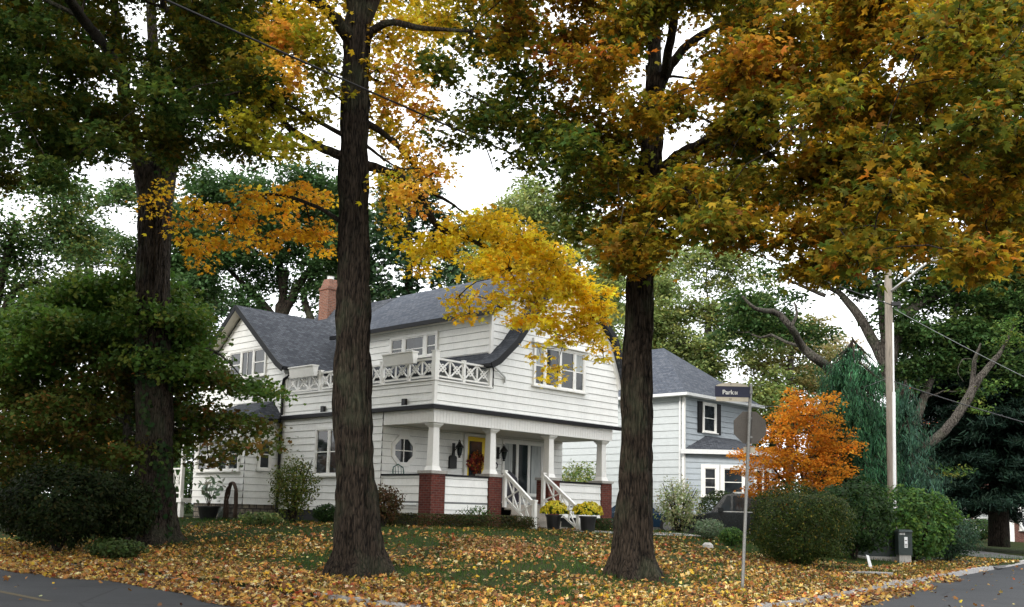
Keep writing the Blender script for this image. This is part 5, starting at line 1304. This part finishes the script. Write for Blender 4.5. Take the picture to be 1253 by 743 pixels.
# ------------------------------------------------------------------ street sign
p = gnd(908, 722); D = p[1]
t = thing('street_sign', 'leaning steel post with Park Bl name plate above the plain back of octagonal sign', 'sign', p)
top = at(918.6, 470, D); post_m = MB(p)
post_m.tube([p - np.array([0, 0, .1]), top], .03, 10)
post_m.build('post', M['steel'], t)
oc0 = at(918.3, 523, D) + np.array([0, .05, 0]); ra = .305 / math.cos(R_(22.5))
b = MB(p); b.prism([oc0 + np.array([ra * math.cos(R_(22.5 + 45 * k)), 0, ra * math.sin(R_(22.5 + 45 * k))]) for k in range(8)], (0, .004, 0)); op = b.build('octagonal_plate', M['signback'], t)
b = MB(p)
for dz in (.18, -.18): b.lathe(oc0 + np.array([0, -.02, dz]) - np.array([0, .0, .012]), [(.014, 0), (.014, .024)], 8); b.box(oc0[0] - .045, oc0[0] + .045, oc0[1] - .012, oc0[1] - .001, oc0[2] + dz - .02, oc0[2] + dz + .02)
b.build('bolt', M['steel'], op)
S = D / FPX
def sg(x, y): return at(x, y, D)
A_ = sg(874.3, 473.2); B_ = sg(917, 486.2)
x0, x1, z1, z0 = A_[0], B_[0], sg(890, 473.2)[2], sg(890, 486.2)[2]
yb = D - .045
b = MB(p); b.box(x0, x1, yb - .012, yb + .012, z0, z1); npl = b.build('name_plate', M['navy'], t)
b = MB(p); xa, xb = x0 + .02, x1 - .03; arch = [(xb, yb - .004, z0 - .082), (xb, yb - .004, z1 + .012)] + [(xa + (xb - xa) * (1 - f), yb - .004, z1 + .012 + .062 * math.sin(math.pi * f) ** .7) for f in np.linspace(.08, .92, 11)] + [(xa, yb - .004, z1 + .012), (xa, yb - .004, z0 - .082)]
b.prism(arch, (0, .008, 0)); b.build('crest_plate', M['beige'], t)


def text(s, size, x, z, y, m, parent, name='lettering', off=p, bold=0.0):
    cu = bpy.data.curves.new(name, 'FONT'); cu.body = s; cu.size = size; cu.extrude = .0015; cu.offset = bold
    o = bpy.data.objects.new(name, cu); col.objects.link(o)
    bpy.context.view_layer.update()
    me = bpy.data.meshes.new_from_object(o.evaluated_get(bpy.context.evaluated_depsgraph_get()))
    col.objects.unlink(o); bpy.data.objects.remove(o)
    q = bpy.data.objects.new(name, me); col.objects.link(q); me.materials.clear(); me.materials.append(m); q.parent = parent
    q.location = (x - off[0], y - off[1], z - off[2]); q.rotation_euler = (math.pi / 2, 0, 0); return q


text('Park', .118, x0 + .135, z0 + .05, yb - .0145, M['letter'], npl, bold=.002)
text('Bl', .078, x0 + .365, z0 + .05, yb - .0145, M['letter'], npl, bold=.001)
text('50', .05, x0 + .265, z0 - .058, yb - .0065, M['darkletter'], npl)
b = MB(p); b.box(x0 + .295, x0 + .305, yb - .0065, yb - .0042, z1 + .02, z1 + .05); b.box(x0 + .285, x0 + .315, yb - .0065, yb - .0042, z1 + .0505, z1 + .056); b.build('emblem', M['darkletter'], npl)
b = MB(p); q = sg(917, 550); b.box(q[0] - .10, q[0] + .12, D + .05, D + .054, q[2] - .065, q[2] + .045); b.build('tab_plate', M['beige'], t)
b = MB(p); b.box(x1 - .005, x1 + .05, yb - .02, D + .03, (z0 + z1) / 2 - .03, (z0 + z1) / 2 + .03); b.build('bracket', M['steel'], t)

# ------------------------------------------------------------------ utility pole and cables
DP = 34.5
p = at(1092.5, 640, DP); p[2] = float(terrain(p[0], p[1]))
t = thing('utility_pole', 'weathered wooden utility pole with pale lamp arm and white conduit', 'utility pole', p)
top = at(1086.5, 331, DP)
b = MB(p); b.tube([p - np.array([0, 0, .2]), (p + top) / 2, top], [.17, .15, .125], 18); b.build('pole', M['pole'], t, smooth=False)
b = MB(p); b.tube([at(1091, 356, DP - .1), at(1108, 343, DP - .8), at(1127, 327, DP - 1.6), at(1140, 318, DP - 2.0)], [.055, .05, .045, .04], 10); arm = b.build('lamp_arm', M['alu'], t, smooth=True)
h0 = at(1140, 318, DP - 2.0); b = MB(p); hd = np.array([.75, -.6, .12]); hd /= np.linalg.norm(hd)
b.tube([h0, h0 + hd * .12, h0 + hd * .35, h0 + hd * .6, h0 + hd * .68], [.05, .10, .15, .12, .04], 10); b.build('lamp_head', M['alu'], arm, smooth=True)
b = MB(p); q = at(1091, 372, DP - .12); b.box(q[0] - .02, q[0] + .30, q[1] - .08, q[1] + .02, q[2] - .06, q[2] + .06); b.tube([q + np.array([.25, 0, -.16]), q + np.array([.25, 0, .1])], .06, 8); b.build('insulator', M['iron'], t)
b = MB(p); b.tube([at(1093.6, 480, DP - .14), at(1094.6, 640, DP - .14)], .06, 8); b.tube([at(1092.6, 395, DP - .14), at(1093.6, 480, DP - .14)], .03, 8); b.build('conduit', M['rope'], t)


def cable(lab, a, c, sag, r, m='cable', blobs=()):
    a = np.array(a); c = np.array(c); s = np.linspace(0, 1, 40)[:, None]
    P = a + (c - a) * s - np.array([0, 0, 1]) * (4 * sag * s * (1 - s)); b = MB(); b.tube(P, r, 6)
    for f in blobs: q = P[int(f * 39)]; b.tube([q - (c - a) * .002, q + (c - a) * .002], r * 2.2, 6)
    return tag(b.build('overhead_cable', M[m], None, smooth=True), lab, 'cable', 'overhead cables')


cable('thick black cable slanting down from upper left across the sky gap towards the utility pole', at(150, -24, 13), at(1090, 373, DP - .2), .22, .017)
cable('black cable leaving the utility pole rightwards across the spruce', at(1094, 467, DP - .15), at(1300, 530, 24), .05, .016, blobs=(.35, .55, .72))
cable('thin grey cable above the black one, running right from pole bracket', at(1094, 378, DP - .15), at(1300, 484, 22), .05, .008, 'greycable')
cable('thin grey service cable from grey house to the utility pole', at(1088, 462, DP - .15), W(NU + 5.5, NV - .3, 6.9), .35, .010, 'greycable')

# ------------------------------------------------------------------ cabinets and small things by the right kerb
p = gnd(1106, 689); D = p[1]; k = D / FPX
t = thing('utility_pedestal', 'dark green utility pedestal with white sticker before the broadleaf shrub', 'utility box', p)
w_, h_ = 16.5 * k, 40 * k
b = MB(); b.box(-w_ / 2, w_ / 2, -.16, .16, .25, h_ * .93); b.frustum((0, 0), w_ * 1.05, w_ * .9, h_ * .93, h_); b.build('cabinet', M['utility'], t)
b = MB(); b.box(-w_ / 2 + .03, w_ / 2 - .03, -.13, .13, -.05, .25); b.build('base', M['cap'], t)
b = MB(); b.box(-w_ * .08, w_ * .16, -.166, -.161, h_ * .46, h_ * .78); stk = b.build('sticker', M['rope'], t)
b = MB(); [b.box(-w_ * .05, w_ * .13, -.169, -.167, h_ * z, h_ * (z + .025)) for z in (.5, .55, .66)]; b.build('print', M['darkletter'], stk)
b = MB(); [b.box(-w_ * .40 + i * .045, -w_ * .40 + i * .045 + .025, -.165, -.161, h_ * .84, h_ * .90) for i in range(4)]; b.build('print', M['letter'], t)
b = MB(); b.box(w_ * .3, w_ * .36, -.17, -.161, h_ * .5, h_ * .6); b.build('handle', M['iron'], t)
p = at(1076, 683, D + .9); p[2] = terrain(p[0], p[1])
t = thing('utility_cabinet', 'wide near black utility cabinet half hidden under shrubs beside the pedestal', 'utility box', p, R_(-4))
b = MB(); b.box(-.58, .58, -.4, .4, .12, .86); b.build('cabinet', M['utility'], t)
b = MB(); b.prism([(-.62, -.45, .86), (.62, -.45, .86), (.62, .45, .93), (-.62, .45, .93)], (0, 0, .05)); b.build('lid', M['utility'], t)
b = MB(); b.box(-.65, .65, -.48, .48, -.05, .12); b.build('base', M['cap'], t)
b = MB(); [b.box(-.5 + i * .12, -.44 + i * .12, -.408, -.4, .3, .7) for i in range(8)]; b.build('vent', M['iron'], t)
p = gnd(1068, 696); b = MB(); b.prism([(-.09, 0, 0), (0, 0, 0), (-.06, .1, .34), (-.14, .1, .36)], (.0, .012, .003))
tag(b.build('marker_flag', M['rope'], loc=p), 'small white plastic strip leaning in grass below the utility cabinet', 'marker')
p = gnd(1062, 703); b = MB(); n_ = 12
b.prism([(.62 * math.cos(2 * math.pi * i / n_) * (1 + .12 * rng.random()), .3 * math.sin(2 * math.pi * i / n_), -.03) for i in range(n_)], (0, 0, .09)); tag(b.build('paving_stone', M['path'], loc=p, smooth=False), 'flat pale stone slab in the grass near the right kerb', 'stone')
p = gnd(866, 671); b = MB(); b.lathe((0, 0, -.05), [(.14, 0), (.17, .07), (.15, .15), (.08, .21)], 9); tag(b.build('rock', M['rock'], loc=p), 'small pale rock on the grass right of the big maple', 'rock')

# ------------------------------------------------------------------ cars
def car(lab, loc, rz, paint_m, suv, L_=4.5, w=1.82):
    t = thing('parked_car', lab, 'car', loc, rz, 'parked cars')
    hb, hr = (.98, 1.70) if suv else (.88, 1.44)
    prof = [(-L_ / 2 + .05, .38), (-L_ / 2, .62), (-L_ / 2 + .06, hb - .02), (-L_ / 2 + .5, hb + .02), (L_ / 2 - 1.25, hb + .02), (L_ / 2 - .35, hb - .14), (L_ / 2 - .04, hb - .28), (L_ / 2, .55), (L_ / 2 - .06, .33), (L_ / 2 - .45, .28), (-L_ / 2 + .4, .28)]
    b = MB()
    rows = [(-1.0, .86), (-.97, .97), (-.8, 1.0), (.8, 1.0), (.97, .97), (1.0, .86)]
    n = len(prof); cz = .6; vs = []
    for yy, s_ in rows: vs += [(x * (.985 if abs(yy) > .9 else 1), yy * w / 2, cz + (z - cz) * (s_ if abs(yy) > .9 else 1)) for x, z in prof]
    fs = [tuple(range(n)), tuple(range(5 * n, 6 * n))[::-1]] + [(i * n + k, i * n + (k + 1) % n, (i + 1) * n + (k + 1) % n, (i + 1) * n + k) for i in range(5) for k in range(n)]
    b.add(vs, fs); body = b.build('body', M[paint_m], t)
    bv = body.modifiers.new('soft', 'BEVEL'); bv.width = .04; bv.segments = 2; bv.limit_method = 'ANGLE'
    g = [(-L_ / 2 + .12, hb), (-L_ / 2 + .42, hr - .04), (-L_ / 2 + .75, hr), (.3, hr), (.62, hr - .07), (L_ / 2 - 1.15, hb)] if suv else [(-L_ / 2 + .55, hb), (-L_ / 2 + 1.25, hr - .04), (-.35, hr), (.15, hr - .03), (L_ / 2 - 1.3, hb)]
    wy = lambda z: w / 2 * (.97 - .20 * (z - hb) / (hr - hb))
    b = MB(); m_ = len(g); vs = [(x, -wy(z), z + .01) for x, z in g] + [(x, wy(z), z + .01) for x, z in g]
    b.add(vs, [tuple(range(m_))[::-1], tuple(range(m_, 2 * m_))] + [(k, k + 1, m_ + k + 1, m_ + k) for k in range(m_ - 1)]); b.build('cabin', M[paint_m], t)
    def pane(pts, name='window'):
        q = MB(); q.poly(pts); return q.build(name, M['glass'], t)
    zt, zb = hr - .09, hb + .06
    for s_ in (-1, 1):
        xs = [(-L_ / 2 + .5, -.55), (-.45, .35), (.42, .42)] if suv else [(-L_ / 2 + 1.15, -.25), (-.17, .3)]
        f0 = g[-1][0]; ft = .45 if suv else .0
        Y = lambda z: s_ * (wy(z) + .004)
        ends = [(-L_ / 2 + .35, -L_ / 2 + .55, -.62, -.62), (-.54, -.54, .30, .30), (.38, .38, f0 - .28, .52)] if suv else [(-L_ / 2 + .95, -L_ / 2 + 1.3, -.2, -.2), (-.12, -.12, f0 - .3, .1)]
        for a, a2, c, c2 in ends: pane([(a, Y(zb), zb), (c, Y(zb), zb), (c2, Y(zt), zt), (a2, Y(zt), zt)])
        b = MB(); b.bar((ends[0][0], Y(zb) * 1.005, zb - .03), (ends[-1][2], Y(zb) * 1.005, zb - .03), .02, .025); b.build('window_trim', M['alu'], t)
        b = MB(); b.box(f0 - .45, f0 - .25, s_ * (w / 2 + .02), s_ * (w / 2 + .18), hb + .02, hb + .17); b.build('wing_mirror', M[paint_m], t)
        b = MB(); q = L_ / 2 - .11; b.prism([(q, s_ * (w / 2 - .42), hb - .40), (q, s_ * (w / 2 - .09), hb - .38), (q - .1, s_ * (w / 2 - .05), hb - .24), (q - .02, s_ * (w / 2 - .40), hb - .27)], (.10, 0, 0)); b.build('headlight', M['lamp'], t)
        for x in (-L_ / 2 + .85, L_ / 2 - .88):
            b = MB(); b.lathe((0, 0, 0), [(.2, -.1), (.33, -.11), (.345, -.06), (.345, .06), (.33, .11), (.2, .1)], 22); wh = b.build('wheel', M['tyre'], t, smooth=False); wh.location = (x, s_ * (w / 2 - .10), .345); wh.rotation_euler = (math.pi / 2, 0, 0)
            b = MB(); b.lathe((0, 0, 0), [(.2, -.112), (.06, -.125), (.06, .125), (.2, .112)], 16); b.build('rim', M['steel'], wh)
    a, c = g[-1], g[-2]
    pane([(a[0] - .02 + .02, -w * .42, a[1] + .05), (a[0], w * .42, a[1] + .05), (c[0] + .03, w * .37, c[1] + .0), (c[0] + .03, -w * .37, c[1] + .0)], 'windscreen')
    if suv:
        for s_ in (-1, 1):
            b = MB(); b.bar((-1.5, s_ * w * .36, hr + .05), (.3, s_ * w * .36, hr + .05), .03, .035); b.build('roof_rail', M['alu'], t)
    b = MB(); b.box(L_ / 2 - .07, L_ / 2 + .015, -.45, .45, .5, .62); b.build('grille', M['iron'], t)
    return t


c1 = at(894, 640, 38.6); c1[2] = .66
car('black high roofed car half hidden behind the clipped bush', (c1[0] + .5, c1[1] + .3, c1[2]), YAW + math.pi / 2 + .5, 'carblack', True)
c2 = at(806, 648, 44.2); c2[2] = .66
car('navy car showing only its nose right of the big maple trunk', (c2[0] - .55, c2[1] + .6, c2[2]), YAW - math.pi / 2 + .4, 'carblue', False, 4.2, 1.72)

# ------------------------------------------------------------------ brick house far right
q0 = at(1205, 650, 66); q0[2] = .5
fh = thing('brick_house', 'brown brick house with white windows behind the spruce trunk', 'house', q0)
b = MB(); b.box(-6, 8, 0, 8, -.3, 5.6); b.build('wall', M['farbrick'], fh)
b = MB(); b.prism([(-6.5, -.5, 5.5), (8.5, -.5, 5.5), (8.5, -.5, 5.65), (-6.5, -.5, 5.65)], (0, .1, 0)); b.add([(-6.5, -.5, 5.6), (8.5, -.5, 5.6), (8.5, 8.5, 5.6), (-6.5, 8.5, 5.6), (-4, 4, 8.2), (6, 4, 8.2)], [(0, 1, 5, 4), (1, 2, 5), (2, 3, 4, 5), (3, 0, 4), (3, 2, 1, 0)]); b.build('roof', M['shingle'], fh)
for x, z in ((-2.2, .5), (-.6, .5), (2.4, .6), (4.6, .6), (-2.2, 3.4), (2.4, 3.4)):
    window((x, 0, 0), Xd, nY, 0, .95, z, z + 1.6, [1], fh, (0, 0, 0), fw=.14, mun=[hh], curtains=[(.08, .86, z + 1.55, z + .6)])
b = MB(); b.box(.9, 1.9, -.08, 0, -.2, 2.1); b.build('door', M['trim'], fh)
b = MB(); b.tube([(1.55 + .6, -.1, 5.5), (2.15, -.1, 1.2), (2.4, -.35, .6), (2.9, -.7, .1)], .07, 8); b.build('downspout', M['alu'], fh)

# ------------------------------------------------------------------ fallen leaves and grass
def scatter(n, u0, u1, v0, v1, dens):
    u = u0 + (u1 - u0) * rng.random(n); v = v0 + (v1 - v0) * rng.random(n)
    k = rng.random(n) < dens(u, v); return u[k], v[k]


def ldens(u, v):
    d, da, db = lawn_d(u, v); q = fbm(np.stack([u * .45, v * .45, u * 0 + 3], -1), 4); q2 = fbm(np.stack([u * 1.6, v * 1.6, u * 0 + 8], -1), 2)
    lawn = np.clip(.36 + 2.3 * (q - .45) + 1.0 * (q2 - .4), .04, 1) * np.clip(1.12 - np.minimum(da, db) / 11.5, .12, 1)
    lawn *= np.where(u > 3, np.clip(1 - (u - 3) / 6, .10, 1), 1) * np.where(v > 1, np.clip(1 - (v - 1) / 7, .06, 1), 1)
    trunks = sum(np.exp(-((u - a) ** 2 + (v - b_) ** 2) / 1.6) for a, b_ in ((-9.5, -8.9), (-6.0, -12.0), (-8.3, .6))); lawn = np.clip(lawn * np.where(u > -2, .8, 1) + .45 * trunks, 0, 1)
    lawn = np.where((np.abs(u + 3.2) < .9) & (np.abs(v + 6) < 1.2), np.maximum(lawn, .8), lawn)
    near = np.where(np.minimum(da, db) < 1.8, np.maximum(lawn, np.where(u < 0, .85, .3)), lawn)
    wA = 1.55 + .35 * (q - .45) * 4; wB = np.clip(1.2 - .05 * (u + 6), .25, 1.4) + .5 * (q - .45) * 3
    roadA = np.where((da < 0) & (da > -wA) & (db > -2), np.clip(.95 - .25 * (-da / wA) ** 3, 0, 1), .0)
    roadB = np.where((db < 0) & (db > -wB) & (da > -2), .7 * np.clip(1 + db / wB, 0, 1) ** .5 * np.where(u > 2, .8, 1), .0)
    road = np.maximum(roadA, roadB); road = np.where(road == 0, .004, road)
    inhouse = ((u > 0) & (v > -.05)) | ((u > -1.3) & (v > 8.2))
    return np.where(inhouse, 0, np.where(d >= 0, near, road))


u, v = scatter(230000, -14.5, 20, -17, 13, ldens)
P = ORG + uu * u[:, None] + vv * v[:, None]; z = np.maximum(terrain(P[:, 0], P[:, 1]), .005); dd_ = np.minimum(*lawn_d(u, v)[1:]); z = np.where((dd_ < .02) & (dd_ > -.19), .13, z)
z = z + np.where(dd_ < -.19, .11 * np.exp((dd_ + .19) / .45) * rng.random(len(u)), 0); P[:, 2] = z + .012 + .045 * rng.random(len(u)) ** 2
Lf = Leaves(); n = len(u); pile = np.exp(-((u + 3.2) ** 2 / 1.2 + (v + 6) ** 2 / 1.8))
c = palette([((.50, .28, .065), 4), ((.56, .40, .12), 2.8), ((.38, .16, .04), 3.6), ((.60, .50, .27), 1.8), ((.20, .085, .03), 3), ((.55, .34, .03), 1.4), ((.36, .085, .035), 1.2), ((.09, .05, .025), 2.5)], n, .2)
dk = np.clip(1.1 - .0 * u, 0, 1); c *= (.7 + .6 * fbm(np.stack([u * .8, v * .8, u * 0], -1)))[:, None]
c = c * (1 - .6 * pile[:, None]) + np.array([.20, .07, .04]) * .6 * pile[:, None]
Lf.put(P, np.array([0, 0, 1.]) + .58 * rng.standard_normal((n, 3)), rng.standard_normal((n, 3)), .14 * (.5 + .65 * rng.random(n)), c)
tag(Lf.build('fallen_leaves', 'maple', M['litter']), 'yellow orange and brown maple leaves scattered over lawn and gutter', 'fallen leaves', kind='stuff')


u, v = scatter(260000, -13.5, 16, -16.5, 9, lambda u, v: .75 * ldens(u, v))
P = ORG + uu * u[:, None] + vv * v[:, None]; P[:, 2] = np.maximum(terrain(P[:, 0], P[:, 1]), .005) + .008 + .02 * rng.random(len(u))
n = len(u); L2 = Leaves(); L2.put(P, np.array([0, 0, 1.]) + .5 * rng.standard_normal((n, 3)), rng.standard_normal((n, 3)), .035 + .055 * rng.random(n), palette([((.22, .11, .035), 3), ((.32, .19, .06), 3), ((.12, .06, .025), 3), ((.45, .33, .13), 1.5)], n, .2))
tag(L2.build('leaf_litter', 'lobed', M['litter']), 'crumbled brown leaf fragments among the fallen maple leaves', 'leaf litter', kind='stuff')


def gdens(u, v):
    d, da, db = lawn_d(u, v); q = fbm(np.stack([u * .9, v * .9, u * 0 + 5], -1), 3)
    inhouse = ((u > -.1) & (v > -.2) & (u < 9.5)) | ((u > -1.4) & (v > 8.1) & (u < 9.5)) | ((u > 2.9) & (v > -2.9) & (u < 5.2))
    return np.where(inhouse | (d < .05), 0, np.clip(.35 + 1.6 * (q - .4), .1, 1))


u, v = scatter(230000, -10.3, 24, -14.9, 10, gdens)
P = ORG + uu * u[:, None] + vv * v[:, None]; P[:, 2] = terrain(P[:, 0], P[:, 1]) - .004
n = len(u); Lf = Leaves(); Lf.put(P, np.array([0, 0, 1.]) + .30 * rng.standard_normal((n, 3)), rng.standard_normal((n, 3)), .055 + .09 * rng.random(n), palette([((.03, .068, .012), 4), ((.042, .088, .015), 3), ((.08, .085, .024), 1)], n, .18))
tag(Lf.build('grass', 'blade', M['bladem']), 'short dark green grass on the lawn around the houses', 'grass', kind='stuff')

# ------------------------------------------------------------------ daylight
w = bpy.data.worlds.new('World'); sc.world = w; w.use_nodes = True; nt = w.node_tree; nt.nodes.clear(); L = nt.links.new
sunv = np.array([-.38, -.74, .60]); sunv /= np.linalg.norm(sunv); el = math.asin(sunv[2]); az = math.atan2(sunv[0], sunv[1])
sk = nt.nodes.new('ShaderNodeTexSky'); sk.sky_type = 'NISHITA'; sk.sun_disc = False; sk.sun_elevation = el; sk.sun_rotation = az; sk.air_density = 1.2; sk.dust_density = 3
tc = nt.nodes.new('ShaderNodeTexCoord'); nz = N(nt, 'ShaderNodeTexNoise', Scale=2.2, Detail=5.0, Roughness=.55); L(tc.outputs['Generated'], nz.inputs['Vector'])
cr_ = ramp(nt, [(.3, (9.6, 9.9, 10.3)), (.7, (12.5, 12.5, 12.4))]); L(nz.outputs[0], cr_.inputs[0])
mx = N(nt, 'ShaderNodeMix', data_type='RGBA'); mx.inputs['Factor'].default_value = .85
L(sk.outputs[0], mx.inputs['A']); L(cr_.outputs[0], mx.inputs['B'])
bg = N(nt, 'ShaderNodeBackground', Strength=.12); L(mx.outputs['Result'], bg.inputs['Color'])
ow_ = nt.nodes.new('ShaderNodeOutputWorld'); L(bg.outputs[0], ow_.inputs[0])
sl = bpy.data.lights.new('Sun', 'SUN'); sl.energy = 1.7; sl.angle = R_(15); sl.color = (1, .96, .9)
so = bpy.data.objects.new('Sun', sl); col.objects.link(so); so.rotation_euler = Vector(tuple(sunv)).to_track_quat('Z', 'Y').to_euler()

# ------------------------------------------------------------------ camera
cd = bpy.data.cameras.new('Camera'); cam = bpy.data.objects.new('Camera', cd); col.objects.link(cam); sc.camera = cam
cd.sensor_fit = 'HORIZONTAL'; cd.sensor_width = 36; cd.lens = FPX / 1253 * 36; cd.shift_y = (CY - 371.5) / 1253; cd.clip_end = 2000; cd.clip_start = .1
m3 = Matrix((RX, UX, -F)).transposed(); cam.matrix_world = Matrix.Translation(Vector(tuple(CAM))) @ m3.to_4x4()
vs_ = sc.view_settings; vs_.view_transform = 'Standard'; vs_.look = 'None'; vs_.gamma = 1; vs_.use_curve_mapping = False; vs_.exposure = 1.02
cy_ = sc.cycles; cy_.max_bounces = 6; cy_.diffuse_bounces = 3; cy_.glossy_bounces = 3; cy_.transmission_bounces = 4; cy_.transparent_max_bounces = 4
